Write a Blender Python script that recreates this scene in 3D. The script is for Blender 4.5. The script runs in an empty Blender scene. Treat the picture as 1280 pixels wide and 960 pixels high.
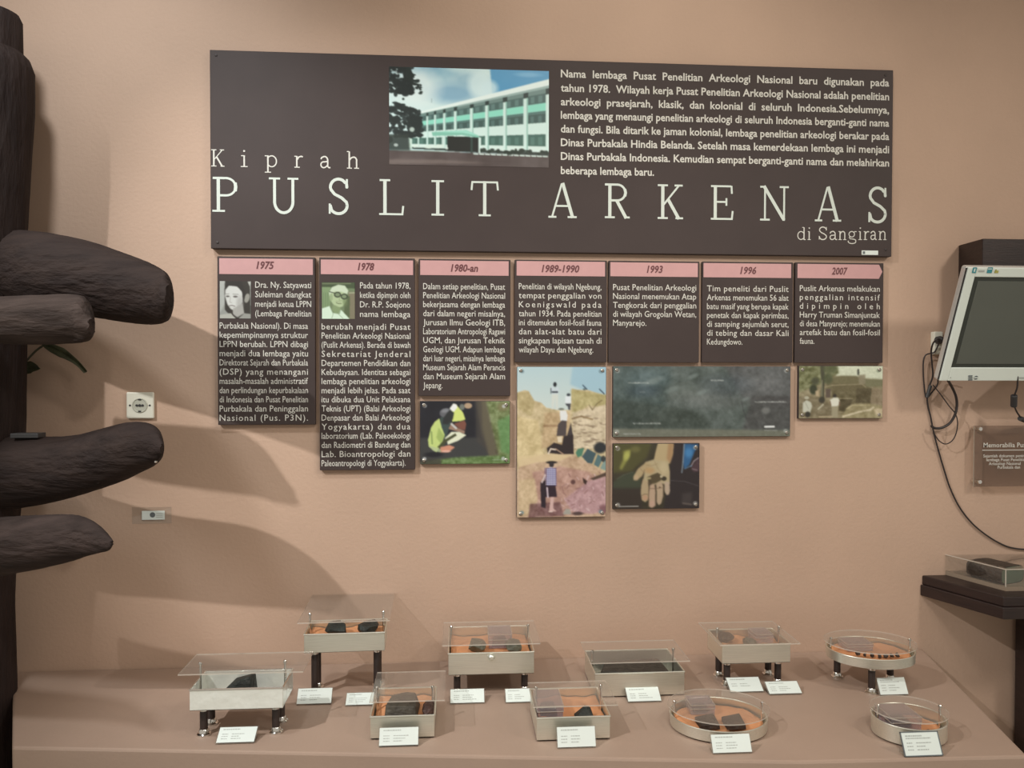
import bpy, bmesh, math, random
import numpy as np
from mathutils import Vector, Matrix

# ------------------------------------------------------------------ camera
CAM_Z, DIST, FPX = 1.62, 2.40, 960.0
YAW, PITCH, ROLL = 0.07044, -0.01788, 0.00131
sc = bpy.context.scene
col = sc.collection
cy_, sy_ = math.cos(YAW), math.sin(YAW)
cp_, sp_ = math.cos(PITCH), math.sin(PITCH)
FWD = Vector((sy_*cp_, cy_*cp_, sp_))
R0 = Vector((cy_, -sy_, 0)); U0 = R0.cross(FWD)
RGT = R0*math.cos(ROLL) + U0*math.sin(ROLL)
UPV = U0*math.cos(ROLL) - R0*math.sin(ROLL)
CAM = Vector((0, -DIST, CAM_Z))
cam = bpy.data.cameras.new('camera')
cam.sensor_width = 36.0; cam.lens = 36.0*FPX/1280.0; cam.clip_start = 0.05
camo = bpy.data.objects.new('camera', cam); col.objects.link(camo)
m3 = Matrix((RGT, UPV, -FWD)).transposed()
camo.matrix_world = Matrix.Translation(CAM) @ m3.to_4x4()
sc.camera = camo

# ------------------------------------------------------------------ light and exposure
sc.view_settings.view_transform = 'Standard'
sc.view_settings.look = 'None'
sc.view_settings.gamma = 1.0
sc.view_settings.use_curve_mapping = False
sc.view_settings.exposure = 0.0
sc.cycles.transparent_max_bounces = 32
sc.cycles.max_bounces = 8
world = bpy.data.worlds.new('museum_room_light'); sc.world = world
world.use_nodes = True
wn = world.node_tree
wn.nodes['Background'].inputs[0].default_value = (1.0, 0.91, 0.79, 1)
wn.nodes['Background'].inputs[1].default_value = 0.48

def spot(name, loc, aim, energy, color, size_deg, blend, radius):
    l = bpy.data.lights.new(name, 'SPOT')
    l.energy = energy; l.color = color; l.spot_size = math.radians(size_deg)
    l.spot_blend = blend; l.shadow_soft_size = radius
    o = bpy.data.objects.new(name, l); col.objects.link(o)
    o.location = loc
    o.rotation_euler = (Vector(aim)-Vector(loc)).to_track_quat('-Z', 'Y').to_euler()
    return o
spot('beam_spotlight', (-2.46, -2.2, 3.70), (.56, 0, .90), 365, (1, .975, .94), 42, .6, .03)
spot('wall_washer', (-1.05, -1.1, 3.3), (-1.0, 0, 1.8), 68, (.93, .98, 1), 88, .9, .10)
spot('wall_washer', (.55, -1.1, 3.3), (.45, 0, 2.1), 33, (1, .95, .86), 100, .9, .10)
spot('track_spotlight', (2.4, -2.1, 3.2), (1.0, 0, 1.1), 90, (1, .93, .83), 80, .8, .16)
spot('ceiling_spotlight', (0.6, -2.3, 3.1), (0.65, 0, 1.05), 75, (1, .95, .87), 54, .9, .18)
spot('added_floor_fill', (0.1, -3.0, 3.1), (0.1, -2.6, 0), 100, (1, .98, .93), 100, .9, .25)  # added fill: brightens the unseen floor that the tray fronts reflect
spot('corner_spotlight', (1.4, -2.5, 3.3), (-1.15, 0, .95), 95, (1, .94, .85), 20, .8, .06)

# ------------------------------------------------------------------ view rays -> places on real planes
def ray(px, py):
    return FWD + RGT*((px-640)/FPX) - UPV*((py-480)/FPX)
def on_y(px, py, Y=0.0):
    d = ray(px, py); t = (Y+DIST)/d.y
    return CAM + d*t
def on_z(px, py, Z):
    d = ray(px, py); t = (Z-CAM_Z)/d.z
    return CAM + d*t
PZ = 0.71
def project(p):
    d = Vector(p)-CAM
    return 640+FPX*d.dot(RGT)/d.dot(FWD), 480-FPX*d.dot(UPV)/d.dot(FWD)

# ------------------------------------------------------------------ materials
def lin(c):
    c = np.asarray(c, float)/255.0
    return np.where(c <= .04045, c/12.92, ((c+.055)/1.055)**2.4)
ALB = np.array((.95, 1.01, 1.10))           # printed tone -> reflectance
MATS = {}
def mat(name, rgb, rough=.5, metal=0.0, noise=0.0, nscale=20.0, bump=0.0, bscale=60.0, spec=.5, rgb2=None, stretch=None):
    if name in MATS: return MATS[name]
    m = bpy.data.materials.new(name); m.use_nodes = True
    nt = m.node_tree; b = nt.nodes['Principled BSDF']
    c = tuple(rgb)+(1,)
    b.inputs['Base Color'].default_value = c
    b.inputs['Roughness'].default_value = rough
    b.inputs['Metallic'].default_value = metal
    b.inputs['Specular IOR Level'].default_value = spec
    tc = nt.nodes.new('ShaderNodeTexCoord')
    src = tc.outputs['Object']
    if stretch:
        mp = nt.nodes.new('ShaderNodeMapping'); mp.inputs['Scale'].default_value = stretch
        nt.links.new(src, mp.inputs['Vector']); src = mp.outputs['Vector']
    if noise or rgb2:
        n = nt.nodes.new('ShaderNodeTexNoise'); n.inputs['Scale'].default_value = nscale
        n.inputs['Detail'].default_value = 5
        nt.links.new(src, n.inputs['Vector'])
        r = nt.nodes.new('ShaderNodeValToRGB')
        a = rgb2 if rgb2 else tuple(x*(1-noise) for x in rgb)
        r.color_ramp.elements[0].position = .33; r.color_ramp.elements[1].position = .67
        r.color_ramp.elements[0].color = tuple(a)+(1,)
        r.color_ramp.elements[1].color = tuple(min(1, x*(1+noise)) for x in rgb)+(1,)
        nt.links.new(n.outputs['Fac'], r.inputs['Fac'])
        nt.links.new(r.outputs['Color'], b.inputs['Base Color'])
    if bump:
        n2 = nt.nodes.new('ShaderNodeTexNoise'); n2.inputs['Scale'].default_value = bscale
        n2.inputs['Detail'].default_value = 4
        nt.links.new(src, n2.inputs['Vector'])
        bp = nt.nodes.new('ShaderNodeBump'); bp.inputs['Strength'].default_value = bump
        bp.inputs['Distance'].default_value = .01
        nt.links.new(n2.outputs['Fac'], bp.inputs['Height'])
        nt.links.new(bp.outputs['Normal'], b.inputs['Normal'])
    MATS[name] = m
    return m
def acrylic(name, tint, gloss_rough=.03, haze=0.0, hazecol=(.8, .8, .8)):
    if name in MATS: return MATS[name]
    m = bpy.data.materials.new(name); m.use_nodes = True
    nt = m.node_tree; nt.nodes.clear()
    out = nt.nodes.new('ShaderNodeOutputMaterial')
    tr = nt.nodes.new('ShaderNodeBsdfTransparent'); tr.inputs[0].default_value = tuple(tint)+(1,)
    gl = nt.nodes.new('ShaderNodeBsdfGlossy'); gl.inputs['Roughness'].default_value = gloss_rough
    lw = nt.nodes.new('ShaderNodeLayerWeight'); lw.inputs['Blend'].default_value = .5
    pw = nt.nodes.new('ShaderNodeMath'); pw.operation = 'POWER'; pw.inputs[1].default_value = 5.0
    nt.links.new(lw.outputs['Facing'], pw.inputs[0])
    fr = nt.nodes.new('ShaderNodeMath'); fr.operation = 'MULTIPLY_ADD'; fr.inputs[1].default_value = .8; fr.inputs[2].default_value = .04
    nt.links.new(pw.outputs[0], fr.inputs[0])
    df = nt.nodes.new('ShaderNodeBsdfDiffuse'); df.inputs[0].default_value = tuple(hazecol)+(1,)
    mh = nt.nodes.new('ShaderNodeMixShader'); mh.inputs[0].default_value = haze
    nt.links.new(tr.outputs[0], mh.inputs[1]); nt.links.new(df.outputs[0], mh.inputs[2])
    mx = nt.nodes.new('ShaderNodeMixShader')
    nt.links.new(fr.outputs[0], mx.inputs[0]); nt.links.new(mh.outputs[0], mx.inputs[1]); nt.links.new(gl.outputs[0], mx.inputs[2])
    nt.links.new(mx.outputs[0], out.inputs[0])
    MATS[name] = m
    return m
def print_mat():
    if 'printed_ink' in MATS: return MATS['printed_ink']
    m = bpy.data.materials.new('printed_ink'); m.use_nodes = True
    nt = m.node_tree; b = nt.nodes['Principled BSDF']
    a = nt.nodes.new('ShaderNodeAttribute'); a.attribute_name = 'ink'
    nt.links.new(a.outputs['Color'], b.inputs['Base Color'])
    b.inputs['Roughness'].default_value = .38
    MATS['printed_ink'] = m
    return m

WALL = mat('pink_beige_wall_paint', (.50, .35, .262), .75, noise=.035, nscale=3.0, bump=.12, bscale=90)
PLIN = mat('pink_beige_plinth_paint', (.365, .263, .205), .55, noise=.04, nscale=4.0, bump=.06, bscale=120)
FLOOR = mat('cream_floor_tile', (.66, .64, .56), .4, noise=.1, nscale=6)
BOARD = mat('dark_brown_board_print', (.050, .036, .034), .6, noise=.05, nscale=8, spec=.3)
BEDGE = mat('board_edge_dark', (.035, .026, .025), .6)
PINK = mat('pink_header_print', (.53, .30, .30), .5, noise=.03, nscale=30)
INKW = mat('white_lettering', (.62, .61, .56), .55)
INKT = mat('pale_title_lettering', (.59, .65, .60), .55)
INKD = mat('maroon_lettering', (.12, .035, .04), .5)
STEEL = mat('brushed_steel', (.82, .83, .75), .36, .92, noise=.05, nscale=9, stretch=(2, 40, 60))
STEELB = mat('bright_steel', (.93, .96, .91), .18, .35, noise=.02, nscale=5, bump=.9, bscale=9)
STEELI = mat('steel_inside', (.42, .39, .35), .4, 1.0)
CHROME = mat('chrome', (.78, .77, .74), .16, 1.0)
DWOOD = mat('dark_leg_wood', (.032, .020, .017), .45, noise=.3, nscale=14, stretch=(6, 6, 1))
ORANGE = mat('orange_cloth', (.68, .32, .155), .85, noise=.12, nscale=18, bump=.5, bscale=30)
LOG = mat('dark_weathered_timber', (.030, .019, .0165), .8, rgb2=(.019, .012, .011), nscale=30, bump=1.0, bscale=55, spec=.22, stretch=(1, 1, .18))
LOGB = mat('dark_branch_timber', (.031, .020, .017), .8, rgb2=(.018, .0115, .0105), nscale=30, bump=1.0, bscale=55, spec=.22, stretch=(.2, 1, 1))
LOGH = mat('grey_brown_timber', (.062, .044, .038), .85, rgb2=(.030, .021, .018), nscale=34, bump=1.0, bscale=60, spec=.2, stretch=(.16, 1, 1))
LOGS = mat('dark_side_timber', (.052, .036, .032), .85, rgb2=(.026, .018, .016), nscale=32, bump=1.0, bscale=60, spec=.2, stretch=(.18, 1, 1))
SHELFW = mat('dark_shelf_wood', (.028, .015, .013), .42, rgb2=(.018, .010, .009), nscale=10, stretch=(1, 1, 12), bump=.1, bscale=40)
ACR = acrylic('clear_acrylic', (.955, .955, .945), .03, .035, (.75, .72, .68))
LIDM = acrylic('lid_acrylic', (.95, .95, .94), .04, .06, (.72, .66, .60))  # pale diffuse haze stands in for wall light reflected at grazing angles, plus dust
ACRE = acrylic('acrylic_edge', (.8, .78, .72), .08, .5, (.80, .74, .66))
ACRS = acrylic('smoky_acrylic', (.74, .70, .67), .06, .05, (.45, .36, .30))
PLB = acrylic('lilac_clear_plastic', (.91, .89, .91), .08, .15, (.74, .68, .72))
PAPER = mat('white_card_paper', (.70, .77, .74), .6)
GREYINK = mat('grey_card_print', (.42, .45, .43), .6)
FRAMED = mat('dark_card_rim', (.12, .14, .15), .4)
WPLAST = mat('cream_white_plastic', (.70, .70, .61), .4)
TVB = mat('pale_monitor_bezel', (.72, .79, .74), .32)
TVS = mat('silver_monitor_side', (.62, .61, .58), .28, .4)
TVK = mat('black_rubber', (.03, .03, .032), .5)
SCRN = mat('grey_green_screen', (.105, .115, .100), .34, noise=.05, nscale=3)
SCRE = mat('dark_screen_surround', (.040, .046, .040), .35)
CABLE = mat('black_cable', (.022, .016, .016), .5)
TEAL = mat('teal_sticker', (.05, .28, .33), .4)
YELL = mat('yellow_green_sticker', (.42, .40, .10), .4)
LEAF = mat('dark_green_leaf', (.075, .080, .042), .5, noise=.25, nscale=30)

# ------------------------------------------------------------------ mesh builder
class MB:
    def __init__(s): s.v = []; s.f = []; s.m = []; s.s = []
    def add(s, vs, fs, mi=0, sm=False):
        o = len(s.v); s.v += [tuple(p) for p in vs]
        for f in fs: s.f.append([i+o for i in f]); s.m.append(mi); s.s.append(sm)
        return s
    def box(s, a, b, mi=0):
        x0, y0, z0 = a; x1, y1, z1 = b
        v = [(x0,y0,z0),(x1,y0,z0),(x1,y1,z0),(x0,y1,z0),(x0,y0,z1),(x1,y0,z1),(x1,y1,z1),(x0,y1,z1)]
        return s.add(v, [(0,3,2,1),(4,5,6,7),(0,1,5,4),(1,2,6,5),(2,3,7,6),(3,0,4,7)], mi)
    def prism(s, poly, z0, z1, mi=0, side=None, fn=None):
        """poly counter-clockwise in (a,b); extruded z0..z1; fn maps (a,b,c) to xyz"""
        n = len(poly); fn = fn or (lambda a, b, c: (a, b, c))
        v = [fn(a, b, z0) for a, b in poly]+[fn(a, b, z1) for a, b in poly]
        s.add(v, [tuple(range(n-1, -1, -1)), tuple(range(n, 2*n))], mi)
        o = len(s.v)-2*n
        for i in range(n):
            j = (i+1) % n
            s.f.append([o+i, o+j, o+n+j, o+n+i]); s.m.append(mi if side is None else side); s.s.append(False)
        return s
    def lathe(s, prof, c=(0,0,0), n=20, mi=0, sm=True, axis='z', ex=1, ey=1):
        v = []
        for r, z in prof:
            for k in range(n):
                a = 2*math.pi*k/n
                p = (r*math.cos(a)*ex, r*math.sin(a)*ey, z)
                if axis == 'y': p = (p[0], -p[2], p[1])
                v.append((c[0]+p[0], c[1]+p[1], c[2]+p[2]))
        f = []
        for i in range(len(prof)-1):
            for k in range(n):
                f.append((i*n+k, i*n+(k+1) % n, (i+1)*n+(k+1) % n, (i+1)*n+k))
        f.append(tuple(range(n-1, -1, -1))); L = (len(prof)-1)*n
        f.append(tuple(L+k for k in range(n)))
        return s.add(v, f, mi, sm)
    def tube(s, pts, r, n=8, mi=0):
        pts = [Vector(p) for p in pts]; rs = r if isinstance(r, (list, tuple)) else [r]*len(pts)
        v = []; prev = None
        for i, p in enumerate(pts):
            t = (pts[min(i+1, len(pts)-1)]-pts[max(i-1, 0)]).normalized()
            if prev is None: a = t.orthogonal().normalized()
            else: a = (prev-t*prev.dot(t)).normalized()
            prev = a; b = t.cross(a)
            for k in range(n):
                q = 2*math.pi*k/n
                v.append(p+(a*math.cos(q)+b*math.sin(q))*rs[i])
        f = []
        for i in range(len(pts)-1):
            for k in range(n):
                f.append((i*n+k, i*n+(k+1) % n, (i+1)*n+(k+1) % n, (i+1)*n+k))
        f.append(tuple(range(n-1, -1, -1))); L = (len(pts)-1)*n
        f.append(tuple(L+k for k in range(n)))
        return s.add(v, f, mi, True)
    def build(s, name, mats, parent=None, loc=(0,0,0), bevel=0, seg=2):
        me = bpy.data.meshes.new(name); me.from_pydata(s.v, [], s.f)
        for m in (mats if isinstance(mats, (list, tuple)) else [mats]): me.materials.append(m)
        me.polygons.foreach_set('material_index', s.m)
        me.polygons.foreach_set('use_smooth', s.s)
        me.update()
        bm = bmesh.new(); bm.from_mesh(me); bmesh.ops.recalc_face_normals(bm, faces=bm.faces)
        for e in bm.edges:
            if len(e.link_faces) == 2 and e.calc_face_angle(0) > .62: e.smooth = False
        bm.to_mesh(me); bm.free()
        o = bpy.data.objects.new(name, me); col.objects.link(o); o.location = loc
        if parent: o.parent = parent
        if bevel:
            b = o.modifiers.new('bevel', 'BEVEL'); b.width = bevel; b.segments = seg; b.limit_method = 'ANGLE'
        return o
def tag(o, label, cat, group=None):
    o['label'] = label; o['category'] = cat
    if group: o['group'] = group
    return o
def thing(name, label, cat, loc=(0,0,0), rz=0.0, group=None):
    o = bpy.data.objects.new(name, None); col.objects.link(o)
    o.location = loc; o.rotation_euler = (0, 0, rz); o.empty_display_size = .05
    return tag(o, label, cat, group)
def structure(o): o['kind'] = 'structure'; return o
def spline(pts, n=8):
    P = [Vector(p) for p in pts]; out = []
    for i in range(len(P)-1):
        p0, p1, p2, p3 = P[max(i-1, 0)], P[i], P[i+1], P[min(i+2, len(P)-1)]
        for k in range(n):
            t = k/n
            out.append(.5*((2*p1)+(p2-p0)*t+(2*p0-5*p1+4*p2-p3)*t*t+(3*p1-p0-3*p2+p3)*t**3))
    out.append(P[-1]); return out

# ------------------------------------------------------------------ room
structure(MB().box((-4.2, 0, 0), (4.6, .12, 3.3)).build('wall_back', WALL))
structure(MB().box((-4.2, -4.2, -.08), (4.6, .12, 0)).build('floor', FLOOR))
structure(MB().box((-4.2, -4.2, 3.9), (4.6, .12, 4.0)).build('ceiling', mat('pale_ceiling_paint', (.55, .50, .44), .8)))

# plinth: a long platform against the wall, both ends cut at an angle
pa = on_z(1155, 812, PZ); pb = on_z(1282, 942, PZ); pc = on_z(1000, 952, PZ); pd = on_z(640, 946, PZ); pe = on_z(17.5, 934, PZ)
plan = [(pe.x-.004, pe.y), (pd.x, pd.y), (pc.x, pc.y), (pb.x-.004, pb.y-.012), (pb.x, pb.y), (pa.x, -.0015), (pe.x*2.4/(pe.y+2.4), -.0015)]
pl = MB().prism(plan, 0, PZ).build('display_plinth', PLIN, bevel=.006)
tag(pl, 'long pink-beige painted plinth along the wall under all the trays', 'plinth')

# ------------------------------------------------------------------ text
def text_mesh(name, lines, material, parent, base_y, shear=0.0, bold=0.0):
    """lines: (text, x_left, x_right or None, baseline z, size, mode) in wall coordinates; vinyl lettering lying on a board face"""
    objs = []
    for (t, x0, x1, z, size, mode) in lines:
        c = bpy.data.curves.new('lettering', 'FONT'); c.body = t; c.size = size
        c.resolution_u = 2; c.shear = shear; c.offset = bold*size
        o = bpy.data.objects.new('lettering', c); col.objects.link(o)
        objs.append(o)
    bpy.context.view_layer.update()
    w0 = [o.dimensions.x for o in objs]
    plan_ = []
    for o, ln, w in zip(objs, lines, w0):
        x0, x1, mode = ln[1], ln[2], ln[5]
        if x1 is None or w >= x1-x0: plan_.append(None); continue      # too long a line is condensed instead
        nsp = ln[0].count(' ')
        k = 'space_word' if (mode == 'w' and nsp and w < (x1-x0)) else 'space_character'
        setattr(o.data, k, 1.5); plan_.append(k)
    bpy.context.view_layer.update()
    for o, ln, w, k in zip(objs, lines, w0, plan_):
        if not k: continue
        w2 = o.dimensions.x; target = ln[2]-ln[1]
        s = 1+.5*(target-w)/(w2-w) if abs(w2-w) > 1e-6 else 1
        setattr(o.data, k, max(.5, min(8, s)))
    bpy.context.view_layer.update()
    dg = bpy.context.evaluated_depsgraph_get()
    mb = MB()
    for o, ln in zip(objs, lines):
        me = bpy.data.meshes.new_from_object(o.evaluated_get(dg))
        vs = [v.co for v in me.vertices]
        if vs:
            mn = min(v.x for v in vs); mx = max(v.x for v in vs)
            sx = (ln[2]-ln[1])/(mx-mn) if ln[2] is not None else 1
            mb.add([(ln[1]+(v.x-mn)*sx, base_y, ln[3]+v.y) for v in vs], [tuple(p.vertices) for p in me.polygons])
        bpy.data.meshes.remove(me)
    for o in objs:
        c = o.data; bpy.data.objects.remove(o); bpy.data.curves.remove(c)
    return flat(mb, name, material, parent)
def flat(mb, name, mats, parent):
    me = bpy.data.meshes.new(name); me.from_pydata(mb.v, [], mb.f)
    for m in (mats if isinstance(mats, (list, tuple)) else [mats]): me.materials.append(m)
    me.polygons.foreach_set('material_index', mb.m); me.update()
    o = bpy.data.objects.new(name, me); col.objects.link(o); o.parent = parent
    return o

# hand-drawn serif capitals: strokes in a unit box, t = stroke weight
def arc(cx, cy, rx, ry, a0, a1, n=14):
    return [(cx+rx*math.cos(math.radians(a0+(a1-a0)*i/n)), cy+ry*math.sin(math.radians(a0+(a1-a0)*i/n))) for i in range(n+1)]
K, N_ = .095, .055
GL = {
 'P': [([(.24, 0), (.24, 1)], K), ([(.02, .975), (.55, .975)]+arc(.55, .725, .38, .25, 90, -90)+[(.24, .475)], N_+.01), ([(.0, .025), (.5, .025)], N_), ([(.91, .85), (.93, .725), (.91, .6)], K)],
 'U': [([(.19, 1), (.19, .32)]+arc(.5, .32, .31, .30, 180, 360)+[(.81, .32), (.81, 1)], K*.85), ([(0, .975), (.38, .975)], N_), ([(.63, .975), (1, .975)], N_)],
 'S': [([(.86, .74), (.84, .86)]+arc(.48, .74, .37, .235, 35, 180)+[(.14, .68), (.30, .56), (.62, .46), (.84, .34), (.87, .25)]+arc(.48, .255, .39, .23, 0, -145)+[(.10, .26)], K*.85), ([(.86, .98), (.86, .72)], N_), ([(.08, .02), (.08, .30)], N_)],
 'L': [([(.24, 0), (.24, 1)], K), ([(.02, .975), (.46, .975)], N_), ([(0, .025), (.95, .025)], N_), ([(.96, 0), (1.0, .26)], N_)],
 'I': [([(.5, 0), (.5, 1)], K), ([(0, .975), (1, .975)], N_), ([(0, .025), (1, .025)], N_)],
 'T': [([(.5, 0), (.5, 1)], K), ([(0, .97), (1, .97)], N_), ([(.03, .98), (.0, .74)], N_), ([(.97, .98), (1, .74)], N_), ([(.27, .025), (.73, .025)], N_)],
 'A': [([(.12, 0), (.47, .98)], N_), ([(.50, 1.0), (.86, 0)], K), ([(.25, .34), (.73, .34)], N_), ([(0, .025), (.28, .025)], N_), ([(.68, .025), (1, .025)], N_)],
 'R': [([(.20, 0), (.20, 1)], K), ([(.0, .975), (.50, .975)]+arc(.5, .745, .32, .23, 90, -90)+[(.20, .515)], N_+.01), ([(.80, .85), (.83, .745), (.80, .64)], K*.9), ([(.47, .52), (.86, 0)], K), ([(0, .025), (.40, .025)], N_), ([(.78, .025), (1, .025)], N_)],
 'K': [([(.20, 0), (.20, 1)], K), ([(.84, .98), (.22, .40)], N_), ([(.40, .58), (.84, 0)], K), ([(0, .975), (.40, .975)], N_), ([(0, .025), (.40, .025)], N_), ([(.66, .975), (.98, .975)], N_), ([(.70, .025), (1, .025)], N_)],
 'E': [([(.20, 0), (.20, 1)], K), ([(0, .975), (.93, .975)], N_), ([(.94, .99), (.96, .76)], N_), ([(.2, .52), (.70, .52)], N_), ([(.71, .63), (.71, .41)], N_), ([(0, .025), (.96, .025)], N_), ([(.96, 0), (1, .26)], N_)],
 'N': [([(.17, 0), (.17, .97)], N_), ([(.13, 1), (.84, .02)], K), ([(.84, 1), (.84, 0)], N_), ([(0, .975), (.2, .975)], N_), ([(0, .025), (.34, .025)], N_), ([(.68, .975), (1, .975)], N_)],
}
GS = {   # lowercase, unit box = x-height 0..1 high; ascender to 1.45, descender to -.42
 'i': [([(.5, 0), (.5, .98)], .13), ([(.05, .95), (.5, .95)], .08), ([(0, .03), (1, .03)], .08), ([(.5, 1.28), (.5, 1.42)], .15)],
 'p': [([(.25, -.42), (.25, .98)], .13), ([(0, .95), (.25, .95)], .08), ([(0, -.42), (.5, -.42)], .08), ([(.25, .72)]+arc(.56, .5, .38, .46, 140, -140)+[(.25, .25)], .10)],
 'r': [([(.28, 0), (.28, .98)], .13), ([(0, .95), (.28, .95)], .08), ([(0, .03), (.62, .03)], .08), ([(.28, .62), (.5, .88), (.78, .96), (.98, .90)], .12)],
 'a': [([(.10, .74), (.16, .88)]+arc(.44, .66, .30, .31, 120, 0)+[(.74, .14), (.84, .04), (1.0, .05)], .12), ([(.74, .56), (.40, .52)]+arc(.36, .28, .27, .25, 100, 290)+[(.62, .14), (.74, .28)], .11)],
 'h': [([(.2, 0), (.2, 1.43)], .13), ([(0, 1.42), (.2, 1.42)], .08), ([(0, .03), (.42, .03)], .08), ([(.2, .68), (.36, .90)]+arc(.56, .68, .24, .28, 110, 0)+[(.80, .0)], .12), ([(.60, .03), (1, .03)], .08)],
 'd': [([(.80, 0), (.80, 1.43)], .13), ([(.58, 1.42), (.8, 1.42)], .08), ([(.8, .03), (1.0, .03)], .08), ([(.80, .74)]+arc(.44, .5, .38, .46, 40, 320)+[(.80, .25)], .10)],
 'n': [([(.2, 0), (.2, .98)], .13), ([(0, .95), (.2, .95)], .08), ([(0, .03), (.42, .03)], .08), ([(.2, .66), (.36, .90)]+arc(.56, .68, .24, .28, 110, 0)+[(.80, .0)], .12), ([(.60, .03), (1, .03)], .08)],
 'g': [(arc(.42, .64, .32, .32, 0, 360), .10), ([(.66, .86), (.78, .96), (.98, .94)], .09), ([(.22, .38), (.14, .24), (.26, .12), (.70, .08), (.90, -.04)]+arc(.46, -.18, .44, .24, 20, -200), .10)],
}
def strokes(mb, glyph, x0, x1, z0, h, y):
    w = x1-x0
    for si, (pts, t) in enumerate(glyph):
        y -= .00004
        P = [Vector((x0+a*w, z0+b*h)) for a, b in pts]; hw = t*h*.5
        L, Rr = [], []
        for i, p in enumerate(P):
            d = (P[min(i+1, len(P)-1)]-P[max(i-1, 0)])
            d = d.normalized() if d.length > 1e-9 else Vector((1, 0))
            n = Vector((-d.y, d.x))*hw
            L.append(p+n); Rr.append(p-n)
        n = len(P)
        mb.add([(q.x, y, q.y) for q in L]+[(q.x, y, q.y) for q in Rr], [(i, i+1, n+i+1, n+i) for i in range(n-1)])

# ------------------------------------------------------------------ printed photographs (ink colours on a fine grid)
class Paint:
    def __init__(s, nx, ny, x0, y0, x1, y1, base):
        s.nx, s.ny = nx*2, ny*2
        s.X, s.Y = np.meshgrid(x0+(np.arange(s.nx)+.5)/s.nx*(x1-x0), y0+(np.arange(s.ny)+.5)/s.ny*(y1-y0))
        s.c = np.zeros((s.ny, s.nx, 3))+np.array(base, float)
        s.rng = np.random.RandomState(7); s.w = x1-x0; s.h = y1-y0
        s.px = s.w/s.nx
    def blend(s, a, colr):
        a = np.clip(a, 0, 1)[..., None]; s.c = s.c*(1-a)+np.array(colr, float)*a
    def grad(s, c0, c1, y0, y1):
        t = np.clip((s.Y-y0)/(y1-y0), 0, 1)[..., None]; s.c = np.array(c0, float)*(1-t)+np.array(c1, float)*t
    def inside(s, pts):
        r = np.zeros(s.X.shape, bool); n = len(pts)
        for i in range(n):
            (xa, ya), (xb, yb) = pts[i], pts[(i+1) % n]
            if ya == yb: continue
            r ^= ((ya > s.Y) != (yb > s.Y)) & (s.X < (xb-xa)*(s.Y-ya)/(yb-ya)+xa)
        return r
    def blur(s, a, k):
        for _ in range(k):
            a = (np.pad(a, ((1, 1), (0, 0)), 'edge')[:-2]+a+np.pad(a, ((1, 1), (0, 0)), 'edge')[2:])/3
            a = (np.pad(a, ((0, 0), (1, 1)), 'edge')[:, :-2]+a+np.pad(a, ((0, 0), (1, 1)), 'edge')[:, 2:])/3
        return a
    def poly(s, pts, colr, al=1.0, soft=1):
        s.blend(s.blur(s.inside(pts).astype(float), soft)*al, colr)
    def ell(s, cx, cy, rx, ry, colr, al=1.0, soft=.15, rot=0):
        a = math.radians(rot); dx, dy = s.X-cx, s.Y-cy
        u, v = dx*math.cos(a)+dy*math.sin(a), -dx*math.sin(a)+dy*math.cos(a)
        d = np.sqrt((u/rx)**2+(v/ry)**2)
        s.blend(np.clip((1-d)/soft+.5, 0, 1)*al, colr)
    def line(s, pts, w, colr, al=1.0):
        for (xa, ya), (xb, yb) in zip(pts[:-1], pts[1:]):
            dx, dy = xb-xa, yb-ya; L2 = dx*dx+dy*dy+1e-9
            t = np.clip(((s.X-xa)*dx+(s.Y-ya)*dy)/L2, 0, 1)
            d = np.hypot(s.X-xa-t*dx, s.Y-ya-t*dy)
            s.blend(np.clip((w/2-d)/s.px+.5, 0, 1)*al, colr)
    def nz(s, cell, seed=1, octv=3):
        r = np.random.RandomState(seed); out = 0; amp = 1.0; tot = 0
        for o in range(octv):
            c = cell/(2**o); gx, gy = int(s.w/c)+3, int(s.h/c)+3
            g = r.rand(gy, gx); u = (s.X-s.X.min())/c; v = (s.Y-s.Y.min())/c
            i, j = u.astype(int), v.astype(int); fu, fv = u-i, v-j
            fu = fu*fu*(3-2*fu); fv = fv*fv*(3-2*fv)
            out = out+amp*((g[j, i]*(1-fu)+g[j, i+1]*fu)*(1-fv)+(g[j+1, i]*(1-fu)+g[j+1, i+1]*fu)*fv)
            tot += amp; amp *= .6
        return out/tot
    def grain(s, cell, amt, mask=None, seed=1, octv=3):
        n = (s.nz(cell, seed, octv)-.5)*2*amt
        if mask is not None: n = n*mask
        s.c = s.c+n[..., None]
    def mask(s, pts, soft=2): return s.blur(s.inside(pts).astype(float), soft)
    def out(s):
        c = np.clip(s.c, 0, 255).reshape(s.ny//2, 2, s.nx//2, 2, 3).mean((1, 3))
        return np.clip(lin(c)*ALB, 0, .95)
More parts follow.
